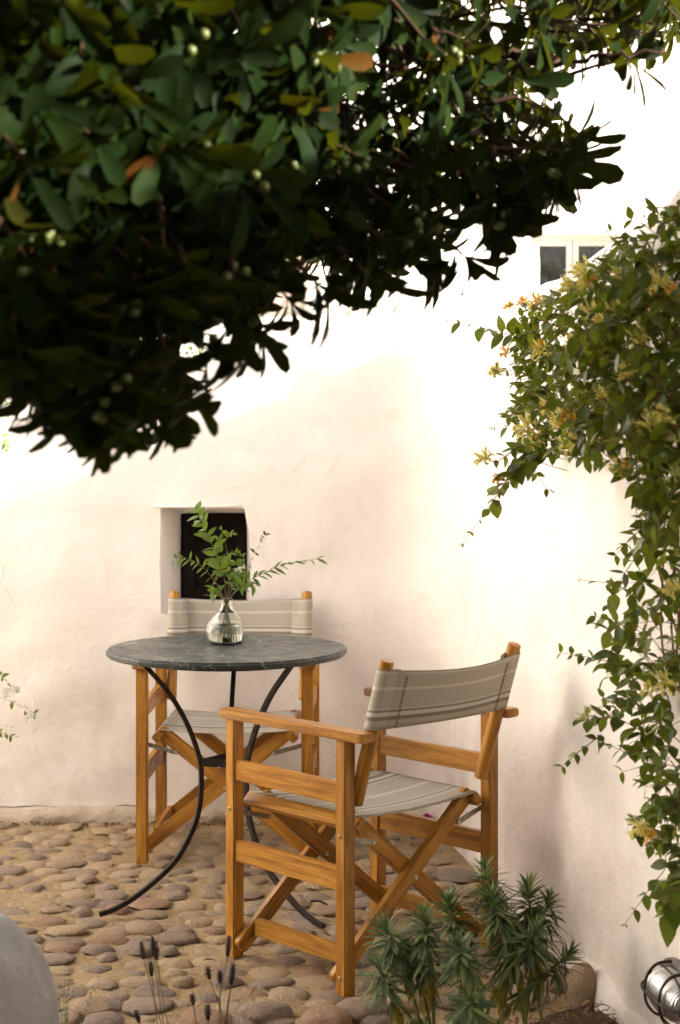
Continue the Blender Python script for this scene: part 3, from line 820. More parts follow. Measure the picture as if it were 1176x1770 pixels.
# pixel trace of the left leg gives its bow
tr = [(243, 1152), (290, 1195), (322, 1248), (342, 1300), (348, 1335), (346, 1390), (333, 1440), (300, 1500), (240, 1556), (197, 1583), (172, 1592)]
az0_ = math.radians(200); prof = []
for (px, py) in tr:
    # solve TC.x + r cos = (px-CX)*(TC.y + r sin)/FPX
    k = (px-CX)/FPX; r = (k*TC.y-TC.x)/(math.cos(az0_)-k*math.sin(az0_)); Yp = TC.y+r*math.sin(az0_)
    prof.append((r, CAMH-(py-HY)*Yp/FPX))
prof[0] = (prof[0][0], TZ-.026)
zmin = prof[-1][1]
prof = [(r, z-(zmin-.020)*max(0, (1-(z-zmin)/.4)) if z < zmin+.4 else z) for r, z in prof]
prof[-1] = (prof[-1][0], .020); prof[-2] = (prof[-2][0], max(.024, min(prof[-2][1], .035)))
def leg_iron(az):
    d = Vector((math.cos(az), math.sin(az), 0)); side = Vector((-d.y, d.x, 0))
    pts = catmull([d*r+Vector((0, 0, z)) for r, z in prof], 5)
    V, F = [], []
    V, F = tube_geo(pts, .0092, 4, True, 1.0, up=side)
    # flat bar: narrower through the bow
    o = link('leg', mesh_from('leg', V, F, M['iron'], smooth=False), table)
    return o
azs = [math.radians(a) for a in (200, 319, 88)]
for a in azs: leg_iron(a)
rin = min(r for r, z in prof)
zb = .425
P3 = [Vector((math.cos(a)*(rin+.004), math.sin(a)*(rin+.004), zb)) for a in azs]
for k in range(3): plank('brace', P3[k], P3[(k+1) % 3], .006, .020, M['iron'], table, bev=.001)
acc = Acc(); ring = [Vector((math.cos(t)*.255, math.sin(t)*.255, TZ-.029)) for t in np.linspace(0, 2*math.pi, 49)]
acc.tube(ring, .007, 4, False); link('top_ring', acc.mesh('top_ring', M['iron'], False), table)

# ------------------------------------------------------------------ leaves
def leaf_geo(L, w, kind='ovate', fold=.18, curl=.12, seg=5, droop=0.0):
    V = []; F = []
    for i in range(seg+1):
        t = i/seg
        if kind == 'obovate': h = float(np.interp(t, [0, .17, .33, .5, .67, .83, .93, 1], [.08, .22, .46, .74, .96, 1.0, .8, .42]))
        elif kind == 'narrow': h = math.sin(math.pi*(t*.9+.08))**.6 if t < 1 else .1
        elif kind == 'round': h = math.sin(math.pi*min(.97, t*.93+.03))**.55
        else: h = math.sin(math.pi*(t**.75*.97+.02))**.9
        if i == 0: h = .08
        if i == seg and kind != 'obovate': h = 0.03
        z = -curl*L*t*t-droop*L*t; x = L*t*(1-.12*curl*t)
        hw = w/2*h
        V += [(x, -hw, z+fold*hw), (x, 0, z), (x, hw, z+fold*hw)]
    for i in range(seg):
        a = 3*i; F += [(a, a+3, a+4, a+1), (a+1, a+4, a+5, a+2)]
    return V, F
def leaf_set(n, L, w, kind, mat, name='leaf', **k):
    out = []
    for i in range(n):
        kk = dict(k); kk['curl'] = k.get('curl', .12)+rnd.uniform(-.08, .16); kk['fold'] = k.get('fold', .18)+rnd.uniform(-.1, .2)
        V, F = leaf_geo(L, w*rnd.uniform(.85, 1.15), kind, **kk)
        out.append((mesh_from(name, V, F, mat), np.array(V), F))
    return out
def put_leaves(root, items, mat, limit=300, name='leaf', plural='leaves'):
    """items: (template, world matrix). Largest in view become objects, the rest one mesh"""
    inv = Matrix.Translation(-root.location)
    def key(it):
        p = it[1].translation; a, b = proj(p); vis = -40 < a < 1216 and -40 < b < 1810
        return (0 if vis else 1, p.y)
    items = sorted(items, key=key)
    for tp, mw in items[:limit]: link(name, tp[0], root, mw=inv @ mw)
    if len(items) > limit:
        acc = Acc()
        for tp, mw in items[limit:]: acc.add(tp[1], tp[2], inv @ mw)
        tag(link(plural, acc.mesh(plural, mat), root), kind='stuff')
def rdir(): 
    v = Vector((rnd.gauss(0, 1), rnd.gauss(0, 1), rnd.gauss(0, 1))); return v.normalized()

# ------------------------------------------------------------------ the overhanging tree
CAN = [(-900, 640), (-900, -900), (1250, -900), (1250, 60), (1130, 75), (1080, 100), (985, 95), (945, 120), (960, 170), (980, 210), (1005, 250), (1010, 290),
       (980, 325), (925, 345), (890, 380), (860, 400), (835, 375), (810, 350), (780, 380), (775, 430), (745, 455), (700, 430), (680, 470), (640, 495), (600, 475),
       (570, 495), (535, 470), (480, 470), (455, 515), (440, 560), (405, 540), (370, 520), (330, 560), (300, 610), (315, 655), (320, 700),
       (290, 735), (245, 700), (205, 730), (170, 755), (120, 740), (60, 690), (0, 650)]
tree = empty('pittosporum_tree', (-1.75, 2.3, 0))
tag(tree, 'dense dark evergreen tree with leathery leaves overhanging the table from the upper left', 'tree')
tl = []
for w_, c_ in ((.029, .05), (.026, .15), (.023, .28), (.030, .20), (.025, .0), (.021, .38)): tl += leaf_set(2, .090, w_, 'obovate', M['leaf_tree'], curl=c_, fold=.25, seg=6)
items = []; twigs = Acc(); fruits = []; centers = []
def depth_near(px):      # nearer on the left, farther at the right tip
    t = max(0, min(1, (px+100)/1200)); return 1.75+.75*t
tries = 0
while len(centers) < 1250 and tries < 60000:
    tries += 1
    inframe = rnd.random() < .72
    px = rnd.uniform(-120, 1180) if inframe else rnd.uniform(-800, 1300); py = rnd.uniform(-80, 760) if inframe else rnd.uniform(-850, 640)
    if not inpoly(px, py, CAN): continue
    dn = depth_near(px); Y = dn+rnd.random()**1.2*1.35
    thin = 1.0
    if px > 560 and py > -50:
        thin = .62
    if px > 900 and py > -50: thin = .6
    if rnd.random() > thin: continue
    p = W(px, py, Y)
    if p.z < 1.2: continue
    centers.append((p, px, py))
edge_whorls = [(325, 690), (292, 700), (185, 725), (120, 705), (60, 665), (742, 440), (700, 450), (450, 570), (402, 560), (560, 500), (640, 480), (985, 235), (985, 300), (860, 385), (800, 440), (1085, 105), (1130, 40), (350, 590), (240, 720), (500, 520)]
for (ex, ey) in edge_whorls: centers.append((W(ex, ey, depth_near(ex)+rnd.uniform(.05, .4)), -1000, ey))
for _ in range(900):
    p = Vector((rnd.uniform(-2.4, 1.0), rnd.uniform(-1.6, 2.0), rnd.uniform(1.95, 3.1)))
    if proj(p)[1] > -60 and p.y > .3: continue
    centers.append((p, -999, -999))
for _ in range(900):
    p = Vector((rnd.uniform(-3.3, -1.35), rnd.uniform(-1.2, 2.9), rnd.uniform(.9, 3.0)))
    if proj(p)[0] > -160 and p.y > .3: continue
    centers.append((p, -999, -999))
core = Vector((-.7, 2.6, 2.2))
for p, px, py in centers:
    out = (p-core).normalized(); ax = (out*.9+Vector((.15, -.15, -.25))+rdir()*.55).normalized()
    if py > 330: ax = (ax+Vector((.1, 0, -.65))).normalized()
    if px == -1000: ax = (Vector((.55, -.1, -.55)) if py > 420 else Vector((.9, -.1, -.2)))+rdir()*.35; ax.normalize()
    n = rnd.randint(6, 11); a0 = rnd.uniform(0, 6.28)
    b = ax.orthogonal().normalized(); c = ax.cross(b)
    for k in range(n):
        q = a0+k*2.4; sp = math.radians(rnd.uniform(35, 95))
        d = ax*math.cos(sp)+(b*math.cos(q)+c*math.sin(q))*math.sin(sp); d.z -= .25 if py < 330 else rnd.uniform(.1, .8); d.normalize()
        nrm = (ax-d*ax.dot(d)); s = rnd.uniform(.7, 1.18)
        base = p+ax*rnd.uniform(-.02, .01)
        tip = base+d*.082*s; tx, ty = proj(tip)
        if px > -900 and not inpoly(tx, ty, CAN):
            # stray leaves only a little way past the crown's outline
            if not inpoly(*proj(base+d*.03), CAN): continue
        items.append((rnd.choice(tl), xf(base, d, nrm if nrm.length > .01 else None, s)))
    e = p-ax*rnd.uniform(.07, .14)+rdir()*.02
    twigs.tube([p, p-ax*.05, e], [.0022, .003, .0045], 5, False)
    if rnd.random() < .20:
        for _ in range(rnd.randint(2, 5)): fruits.append(p+ax*rnd.uniform(.0, .02)+rdir()*.016)
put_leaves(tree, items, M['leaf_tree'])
tl_off = Matrix.Translation(-tree.location)
tag(wpart('twigs', twigs.mesh('twigs', M['bark']), tree), kind='stuff')
bm = bmesh.new(); bmesh.ops.create_icosphere(bm, subdivisions=2, radius=.0072); fm = bpy.data.meshes.new('berry'); bm.to_mesh(fm); bm.free(); fm.materials.append(M['fruit'])
fm.polygons.foreach_set('use_smooth', [True]*len(fm.polygons))
fruits.sort(key=lambda p: (0 if (-20 < proj(p)[0] < 1200 and proj(p)[1] > -20) else 1, p.y))
for p in fruits[:220]: link('berry', fm, tree, mw=tl_off @ Matrix.Translation(p))
acc = Acc(); acc.tube(catmull([(-1.75, 2.3, -.05), (-1.72, 2.32, .6), (-1.6, 2.35, 1.2), (-1.4, 2.4, 1.75), (-1.15, 2.5, 2.2)], 5), [.11-.0028*i for i in range(21)], 12)
wpart('trunk', acc.mesh('trunk', M['bark']), tree)
def branch(pts, r0, r1):
    P = catmull(pts, 6); n = len(P); acc = Acc(); P = [q+rdir()*.006 for q in P]
    acc.tube(P, [r0+(r1-r0)*i/(n-1) for i in range(n)], 8); wpart('branch', acc.mesh('branch', M['bark']), tree)
branch([(-1.4, 2.4, 1.75), (-.9, 2.3, 1.88), (-.4, 2.2, 1.90), W(330, 5, 2.2), W(520, -20, 2.4), W(760, 70, 2.6), W(960, 105, 2.7)], .045, .008)
branch([(-1.6, 2.35, 1.2), (-1.1, 2.4, 1.42), W(25, 530, 2.5), W(70, 500, 2.5), W(140, 512, 2.5), W(300, 560, 2.4)], .03, .005)
branch([(-1.15, 2.5, 2.2), (-.6, 2.7, 2.3), W(400, -150, 2.8), W(640, 20, 2.8), W(820, 200, 2.8), W(930, 300, 2.8)], .04, .006)
branch([(-1.3, 2.4, 1.9), W(-60, 250, 2.4), W(120, 330, 2.5), W(330, 380, 2.6), W(600, 420, 2.7), W(740, 430, 2.7)], .03, .005)
branch([W(30, 530, 2.5), W(45, 380, 2.5), W(20, 200, 2.4), W(60, -40, 2.4)], .018, .012)
branch([(-1.15, 2.5, 2.2), (-.8, 2.2, 2.6), (-.2, 2.3, 2.8), (.4, 2.5, 2.7)], .04, .01)
branch([W(910, 108, 2.7), W(985, 107, 2.65), W(1060, 98, 2.6), W(1150, 90, 2.6)], .005, .003)

# loose tree standing beyond the side wall, right of the frame: it breaks up the low sun on the back wall
nt = empty('unseen_oleander_tree', (2.5, 4.9, 0)); tag(nt, 'loose leafy oleander standing beyond the side wall, unseen past the right edge, to break up the low sun', 'tree')
ol = leaf_set(6, .10, .020, 'ovate', M['leaf_vine'], curl=.2, fold=.2, seg=4); lv = []; tw_ = Acc()
for k in range(150):
    v = rdir()*rnd.random()**.4; p = Vector((2.45+v.x*.75, 4.9+v.y*.75, 2.75+v.z*.62))
    ax = (v+Vector((0, 0, .5))+rdir()*.4).normalized(); bb = ax.orthogonal().normalized(); cc = ax.cross(bb)
    for q in range(7):
        a = q*2.4; d = ax*.7+(bb*math.cos(a)+cc*math.sin(a)); lv.append((rnd.choice(ol), xf(p+ax*.012*q, d, ax, rnd.uniform(.7, 1.15))))
    tw_.tube([p+ax*.05, p, p.lerp(Vector((2.48, 4.9, 1.7)), .35)], [.002, .003, .006], 4, False)
put_leaves(nt, lv, M['leaf_vine'], limit=40)
tag(wpart('twigs', tw_.mesh('twigs', M['bark']), nt), kind='stuff')
for (dx, dy) in ((-.25, .1), (.2, -.15), (.05, .2)):
    acc = Acc(); acc.tube(catmull([(2.5, 4.9, -.05), (2.5+dx*.5, 4.9+dy*.5, 1.0), (2.45+dx, 4.9+dy, 1.9), (2.45+dx*1.6, 4.9+dy*1.6, 2.8)], 5), [.035-.0017*i for i in range(16)], 8)
    wpart('trunk', acc.mesh('trunk', M['bark']), nt)

# ------------------------------------------------------------------ honeysuckle over the right wall
VINE = [(1300, 330), (1176, 350), (1100, 370), (1060, 405), (1035, 440), (1000, 500), (915, 520), (890, 560), (885, 620), (895, 690), (870, 735), (905, 785), (960, 785), (1010, 795),
        (1060, 800), (1080, 850), (1105, 900), (1062, 955), (1062, 1010), (1035, 1060), (1060, 1110), (1025, 1150), (1045, 1190), (1000, 1230), (1025, 1290),
        (1070, 1335), (1115, 1350), (1120, 1400), (1110, 1440), (1140, 1490), (1125, 1560), (1176, 1570), (1300, 1600)]
vine = empty('honeysuckle', (.80, 3.0, 0)); tag(vine, 'flowering honeysuckle with pale yellow and orange blooms hanging down the side wall', 'vine')
vl = leaf_set(8, .045, .026, 'ovate', M['leaf_vine'], curl=.12, fold=.15, seg=5)
vs_small = leaf_set(4, .022, .011, 'ovate', M['leaf_vine'], curl=.1, fold=.2, seg=4)
items = []; stems = Acc()
def ywall_at(px):
    k = (px-CX)/FPX; return (1.2372)/(k+.16)
def sprig(pts, n_pairs, scale=1.0, taper=.4, r=.0015, acc=None, leaves=None, tpl=None, small=None, skip=0.0, start=.1, up=Vector((0, 0, 1)), ang=(45, 80)):
    P = catmull(pts, 6); n = len(P)
    (acc or stems).tube(P, [r*(1-.6*i/(n-1)) for i in range(n)], 5)
    for k in range(n_pairs):
        t = start+(1-start)*k/max(1, n_pairs-1); i = min(n-2, int(t*(n-1))); p = P[i].lerp(P[i+1], t*(n-1)-i); tg = (P[i+1]-P[i]).normalized()
        b = tg.orthogonal().normalized(); b.rotate(Quaternion(tg, rnd.uniform(0, 6.28)+k*1.57))
        for s in (-1, 1):
            if rnd.random() < skip: continue
            a = math.radians(rnd.uniform(*ang)); d = tg*math.cos(a)+b*s*math.sin(a); d.z -= rnd.uniform(0, .35); d.normalize()
            sz = scale*(1-taper*t)*rnd.uniform(.75, 1.2)
            T = (small if (small and sz < .55*scale) else tpl) or tpl
            leaves.append((rnd.choice(T), xf(p, d, up+rdir()*.5, sz)))
    return P
cnt = 0; tries = 0
while cnt < 510 and tries < 30000:
    tries += 1
    px = rnd.uniform(850, 1290); py = rnd.uniform(340, 1600)
    if not inpoly(px, py, VINE): continue
    upper = py < 860
    if not upper and rnd.random() < .60: continue
    if py < 470 and rnd.random() < .55: continue
    yw = min(ywall_at(min(px, 1170)), 4.6)
    Y = yw-rnd.uniform(.05, .62 if upper else .32)
    p = W(px, py, Y)
    d = Vector((-rnd.uniform(.1, .9), -rnd.uniform(-.3, .5), rnd.uniform(-.7, .5))).normalized()
    L = rnd.uniform(.08, .17); q = p+d*L; mid = p+d*L*.5+Vector((0, 0, .015))
    if not inpoly(*proj(q), VINE): q = p+d*L*.45; mid = (p+q)/2
    if not inpoly(*proj(q), VINE): continue
    sprig([p, mid, q], rnd.randint(3, 5), rnd.uniform(.75, 1.25), .35, .0012, stems, items, vl, vs_small); cnt += 1
# sprigs that stand clear of the mass
def vs_(pl, Y, n=6, sc=.9, tp=.55, r=.0014):
    sprig([W(a, b, Y+(c if c else 0)) for a, b, c in pl], n, sc, tp, r, stems, items, vl, vs_small, up=Vector((0, -.6, .8)))
vs_([(930, 590, .1), (880, 578, .05), (820, 563, 0), (757, 550, 0)], 3.9, 10, 1.45, .6)
vs_([(950, 790, 0), (905, 785, 0), (880, 830, 0), (850, 870, 0), (800, 940, 0)], 3.7, 14, 1.5, .6)
vs_([(960, 780, .05), (915, 790, 0), (890, 815, 0), (865, 845, 0), (845, 880, 0)], 3.66, 9, 1.15, .4)
vs_([(930, 780, .05), (900, 770, 0), (870, 790, 0), (845, 800, 0)], 3.7, 6, .8, .4)
vs_([(905, 790, 0), (925, 815, 0), (945, 845, 0)], 3.7, 3, .7, .2)
vs_([(950, 560, 0), (930, 530, 0), (890, 525, 0)], 3.8, 5, .7, .4)
vs_([(920, 650, 0), (890, 640, 0), (860, 645, 0)], 3.8, 4, .6, .4)
vs_([(960, 690, 0), (910, 700, 0), (855, 740, 0)], 3.8, 5, .7, .4)
vs_([(1120, 430, 0), (1090, 425, 0), (1055, 400, 0)], 3.5, 4, .8, .4)
vs_([(1176, 380, 0), (1130, 385, 0), (1105, 365, 0)], 3.4, 5, .8, .4)
vs_([(1110, 1030, 0), (1060, 1010, 0), (1003, 1002, 0)], 3.5, 5, .8, .6)
vs_([(1100, 1150, 0), (1040, 1140, 0), (970, 1128, 0)], 3.5, 8, .7, .3)
vs_([(1100, 1090, 0), (1060, 1075, 0), (1030, 1065, 0)], 3.4, 4, 1.0, .3)
vs_([(1130, 900, 0), (1090, 930, 0), (1065, 960, 0)], 3.4, 4, .9, .5)
vs_([(1040, 1270, 0), (1000, 1300, 0), (972, 1325, 0)], 3.4, 5, .7, .4)
vs_([(1080, 1230, 0), (1040, 1240, 0), (1000, 1245, 0)], 3.4, 5, .9, .4)
vs_([(1145, 1330, 0), (1125, 1400, 0), (1105, 1440, 0)], 3.3, 6, 1.1, .3)
vs_([(1176, 1470, 0), (1150, 1450, 0), (1115, 1430, 0)], 3.3, 5, 1.0, .3)
vs_([(1150, 1400, 0), (1160, 1480, 0), (1120, 1540, 0), (1080, 1598, 0)], 3.3, 7, 1.1, .5)
vs_([(1176, 1500, 0), (1165, 1540, 0), (1150, 1580, 0)], 3.3, 4, 1.4, .0)
put_leaves(vine, items, M['leaf_vine'])
for k in range(9):
    x = 1150+k*14; pts = [Vector((.93+k*.012, 2.35, 0)), Vector((.90+k*.01, 2.5, .5)), W(x+130+rnd.uniform(-30, 30), 1300, 2.9), W(x+rnd.uniform(-40, 40), 1150, 3.3), W(x+rnd.uniform(-60, 30), 850, 3.3), W(x-rnd.uniform(0, 120), 560, 3.4)]
    stems.tube(catmull(pts, 8), [.004-.00006*i for i in range(41)], 6)
vo = wpart('stems', stems.mesh('stems', M['stem_red']), vine); tag(vo, kind='stuff')
def flower_cluster(name, p, out, mat, root, n=9, L=.030, tip=None):
    acc = Acc(); out = Vector(out).normalized(); b = out.orthogonal().normalized(); c = out.cross(b)
    for k in range(n):
        q = k*2.4+rnd.uniform(-.3, .3); sp = rnd.uniform(.15, .95)
        d = (out*math.cos(sp)+(b*math.cos(q)+c*math.sin(q))*math.sin(sp)).normalized(); l = L*rnd.uniform(.7, 1.15)
        e = d*l; bend = Vector((0, 0, rnd.choice((-1, .4))*l*.35))
        P = catmull([Vector(), e*.5+bend*.1, e*.8+bend*.1, e+bend*.3], 3)
        acc.tube(P, [(.0011+.0017*math.sin(min(1, i/7)*1.6)**1.5)*L/.03 for i in range(10)], 5)
        # two flared lips and stamens
        for s in (-1, 1):
            lip = (d*.5+c*s*.6+Vector((0, 0, s*.5))).normalized()
            V, F = leaf_geo(l*.42, .0075*L/.03, 'narrow', .2, .8*s, 3); acc.add(V, F, xf(P[-1]-d*.001, lip))
        for _ in range(2): acc.tube([P[-1], P[-1]+(d+rdir()*.4)*l*.35], .0004, 3, False)
    o = link(name, acc.mesh(name, mat), root); o.matrix_local = Matrix.Translation(Vector(p)-root.location); return o
FL = [(1065, 540, 'y'), (1025, 543, 'y'), (1040, 560, 'o'), (996, 592, 'y'), (1110, 587, 'y'), (1090, 647, 'y'), (1040, 690, 'o'), (985, 768, 'y'), (948, 697, 'o'), (1006, 470, 'y'), (1018, 492, 'y'),
      (985, 497, 'y'), (975, 722, 'y'), (968, 735, 'o'), (840, 793, 'y'), (862, 828, 'o'), (876, 610, 'o'), (860, 645, 'y'), (905, 522, 'o'), (1140, 490, 'y'), (1165, 505, 'o'), (1130, 500, 'o'), (1165, 1018, 'y'),
      (1150, 1180, 'y'), (1130, 1185, 'y'), (1020, 1228, 'b'), (1010, 1240, 'b'), (1095, 1415, 'b'), (1110, 1430, 'y'), (1127, 1445, 'o'), (930, 755, 'o'), (1076, 475, 'y'), (905, 750, 'y'), (960, 690, 'b'),
      (1010, 612, 'o'), (1035, 618, 'o'), (1000, 700, 'b'), (1165, 870, 'y'), (1100, 520, 'b'), (920, 790, 'b'), (880, 530, 'o'), (1055, 600, 'b')]
for _ in range(34):
    px = rnd.uniform(900, 1176); py = rnd.uniform(480, 820)
    if inpoly(px, py, VINE): FL.append((px, py, rnd.choice('yyyob')))
for k, (px, py, c) in enumerate(FL):
    Y = min(ywall_at(min(px, 1170)), 4.6)-(.64 if py < 860 else .38)
    if px < 880: Y = 3.7 if py > 700 else 3.75
    mt = {'y': M['petal_y'], 'o': M['petal_o'], 'b': M['bud']}[c]
    o = flower_cluster('flower' if c != 'b' else 'flower_bud', W(px, py, Y), (-.4, -.8, .3), mt, vine, 15 if c != 'b' else 11, .029 if c == 'y' else (.018 if c == 'o' else .018))
    if px < 1000:
        fs = Acc(); fs.tube(catmull([W(px, py, Y), W(px+22, py+rnd.uniform(-8, 12), Y-.01), W(px+60, py+rnd.uniform(-30, 30), Y+.03)], 3), .0011, 4, False); wpart('flower_stem', fs.mesh('flower_stem', M['stem_red']), vine)
    o['label'] = {'y': 'pale yellow bloom', 'o': 'orange faded bloom', 'b': 'green unopened buds'}[c]

# ------------------------------------------------------------------ glass vase with cut greenery
VC = Vector((-.332, 4.742, TZ))
vase = empty('glass_vase', VC); tag(vase, 'small lopsided clear glass vase half full of water on the slate table', 'vase')
def lathe(prof, k=40, lop=0.0, closed_bottom=True):
    V = []; F = []
    for (r, z) in prof:
        for j in range(k):
            a = 2*math.pi*j/k; rr = r*(1+.03*math.cos(a*2+z*20))
            V.append((rr*math.cos(a)-lop*math.sin(min(1, z/.09)*math.pi)*r, rr*math.sin(a), z))
    for i in range(len(prof)-1):
        for j in range(k): F.append((i*k+j, i*k+(j+1) % k, (i+1)*k+(j+1) % k, (i+1)*k+j))
    V.append((0, 0, prof[0][1])); c = len(V)-1
    for j in range(k): F.append((c, (j+1) % k, j))
    return V, F
outer = [(.030, .001), (.044, .003), (.052, .012), (.054, .026), (.0545, .042), (.0515, .059), (.043, .077), (.0295, .093), (.0195, .105), (.0165, .116), (.0168, .128), (.0185, .133)]
inner = [(max(.003, r-.0028), z+(.006 if i == 0 else .002 if z < .1 else 0)) for i, (r, z) in enumerate(outer)][::-1]
allp = outer+[(.0178, .1345)]+inner
V, F = lathe(allp, 40, .12)
k = 40; n_ = len(allp); V.append((0, 0, allp[-1][1])); c_ = len(V)-1
for j in range(k): F.append(((n_-1)*k+j, (n_-1)*k+(j+1) % k, c_))
link('vase_glass', mesh_from('vase_glass', V, F, M['glass']), vase)
wp = [(.0265, .0075), (.0405, .0085), (.0485, .016), (.0505, .028), (.0488, .042), (.0455, .052)]
V, F = lathe(wp, 40, .12); V.append((0, 0, .052)); c_ = len(V)-1; n_ = len(wp)
for j in range(k): F.append(((n_-1)*k+j, (n_-1)*k+(j+1) % k, c_))
link('water', mesh_from('water', V, F, M['water']), vase)
YV = VC.y
cutl = leaf_set(6, .046, .018, 'ovate', M['leaf_cut'], curl=.1, fold=.25, seg=5)
cutn = leaf_set(5, .038, .0105, 'ovate', M['leaf_cut'], curl=.15, fold=.25, seg=5)
cutd = leaf_set(4, .019, .009, 'ovate', M['leaf_dark'], curl=.1, fold=.2, seg=4)
pinl = leaf_set(4, .018, .010, 'ovate', M['leaf_cut'], curl=.08, fold=.2, seg=4)
neck = VC+Vector((0, 0, .12)); foot = VC+Vector((0, 0, .016))
def cut(label, pix, n, tpl, sc, tp, stemmat, dy=0, r=.0013, ang=(40, 75), start=.3, skip=.0, fx=0):
    root = empty('cut_sprig', VC); tag(root, label, 'sprig', 'cut sprigs in the glass vase')
    pts = [foot+Vector((fx*2.6, fx*.8, 0)), neck+Vector((-fx*.6, 0, 0))]+[W(a, b, YV+dy*(i+1)/len(pix)) for i, (a, b) in enumerate(pix)]
    st = Acc(); lv = []
    sprig(pts, n, sc, tp, r, st, lv, tpl, None, skip, start, Vector((0, -.5, .85)), ang)
    wpart('stem', st.mesh('stem', M[stemmat]), root)
    put_leaves(root, lv, None, 300); return root, pts
cut('tall leafy sprig leaning left in front of the dark niche', [(388, 1000), (372, 955), (355, 915), (342, 885)], 12, cutl, 1.15, .15, 'stem_red', -.02, .0016, (30, 65), .42, fx=.004)
cut('long sprig reaching out to the right over the table', [(420, 1010), (455, 992), (495, 975), (548, 966)], 14, cutn, 1.1, .2, 'stem_green', -.03, .0014, (25, 60), .36, fx=-.006)
cut('feathery narrow-leaved sprig reaching out to the left', [(375, 1010), (350, 980), (325, 966), (303, 965)], 12, cutn, 1.0, .2, 'stem_red', .02, .0013, (40, 85), .36, fx=.008)
cut('short bushy sprig filling the mouth of the vase', [(402, 1018), (410, 1000), (414, 985)], 9, cutl, .75, .2, 'stem_green', -.05, .0013, (40, 90), .5, fx=-.003)
cut('short sprig drooping right over the vase rim', [(412, 1020), (428, 1012), (440, 1015)], 7, cutl, .8, .2, 'stem_green', -.06, .0013, (40, 90), .5, fx=-.008)
cut('short sprig drooping left over the vase rim', [(380, 1025), (370, 1020), (366, 1030)], 5, cutl, .85, .1, 'stem_green', -.05, .0013, (40, 90), .55, fx=.006)
cut('second short sprig rising behind the vase mouth', [(400, 1010), (392, 985), (396, 970)], 8, cutl, .7, .2, 'stem_green', .04, .0013, (40, 80), .5, fx=.001)
rt, pts = cut('fine dark-leaved sprig with tiny pink buds, upright right of the niche', [(425, 1000), (436, 965), (450, 940), (458, 925)], 7, cutd, 1.1, .2, 'stem_green', .01, .0008, (40, 85), .5, fx=-.002)
flower_cluster('flower', W(443, 927, YV), (0, -.5, 1), M['petal_w'], rt, 4, .010)
rt, pts = cut('sprig of jasmine with small paired leaflets in front of the niche', [(398, 1000), (394, 960), (387, 930), (381, 912)], 1, pinl, .8, .0, 'stem_green', -.01, .0011, (20, 40), .95, fx=.002)
lv = []; st = Acc()
for (a, b, c, d) in [(385, 925, 402, 922), (391, 958, 420, 958), (393, 975, 420, 972), (389, 945, 368, 952), (396, 990, 376, 996), (392, 962, 372, 975), (397, 1000, 420, 994), (386, 932, 370, 930)]:
    p0 = W(a, b, YV); p1 = W(c, d, YV-.03); sprig([p0, (p0+p1)/2+Vector((0, 0, .004)), p1], 5, 1.0, .2, .0006, st, lv, pinl, None, 0, .2, Vector((0, -.8, .5)), (50, 70))
for tp, mw in lv: link('leaf', tp[0], rt, mw=Matrix.Translation(-rt.location) @ mw)
wpart('side_stem', st.mesh('side_stem', M['stem_green']), rt)
for q, (a, b) in enumerate([(414, 985), (421, 983), (408, 988), (416, 991)]):
    flower_cluster('flower', W(a, b, YV-.05), (0, -.5, 1), M['petal_w'], rt, 9, .008)

# ------------------------------------------------------------------ jasmine at the left edge
jas = empty('jasmine', (-1.42, 5.2, 0)); tag(jas, 'thin jasmine with white starry flowers poking in from the left edge', 'vine')
st = Acc(); lv = []
jl = leaf_set(4, .026, .013, 'ovate', M['leaf_cut'], seg=4)
st.tube(catmull([(-1.45, 5.2, 0), (-1.42, 5.22, .5), (-1.46, 5.2, 1.0), (-1.40, 5.25, 1.5), (-1.3, 5.3, 1.75)], 6), .004, 6)
for pl in ([(-130, 1170), (-60, 1190), (0, 1205), (30, 1218), (60, 1233)], [(-130, 1230), (-50, 1250), (0, 1265), (25, 1275)], [(-130, 1140), (-30, 1150), (4, 1170), (12, 1182)],
           [(-130, 680), (-40, 690), (8, 700), (16, 712)], [(-130, 730), (-40, 745), (5, 755), (10, 775)], [(-100, 640), (-20, 660), (6, 690)]):
    sprig([W(a, b, 5.1) for a, b in pl], 9, 1.0, .2, .0012, st, lv, jl, None, .25, .1, Vector((0, -.6, .8)))
for k in range(60):
    p = Vector((rnd.uniform(-1.6, -1.34), rnd.uniform(5.0, 5.35), rnd.uniform(.3, 1.7))); q = p+rdir()*.12
    sprig([p, (p+q)/2, q], 4, 1, .2, .001, st, lv, jl, None, .1)
put_leaves(jas, lv, M['leaf_cut'])
tag(wpart('stems', st.mesh('stems', M['stem_green']), jas), kind='stuff')
for (a, b) in [(12, 1195), (22, 1190), (8, 1202), (48, 1225), (50, 1238), (30, 1195), (14, 1262)]:
    flower_cluster('flower', W(a, b, 5.08), (.2, -.8, .3), M['petal_w'], jas, 9, .024)
weed = empty('wall_weed', W(345, 622, 5.60)); tag(weed, 'small green weed growing out of the upper back wall below the tree', 'weed')
lv = []; st = Acc()
for (a, b, c, d) in [(335, 622, 310, 606), (340, 622, 330, 602), (350, 622, 372, 604), (345, 622, 352, 598), (355, 622, 385, 610)]:
    p0 = W(a, b, 5.62); p1 = W(c, d, 5.56); sprig([p0, (p0+p1)/2, p1], 5, .9, .2, .0008, st, lv, jl, None, 0, .1)
put_leaves(weed, lv, None); wpart('stem', st.mesh('stem', M['stem_green']), weed)

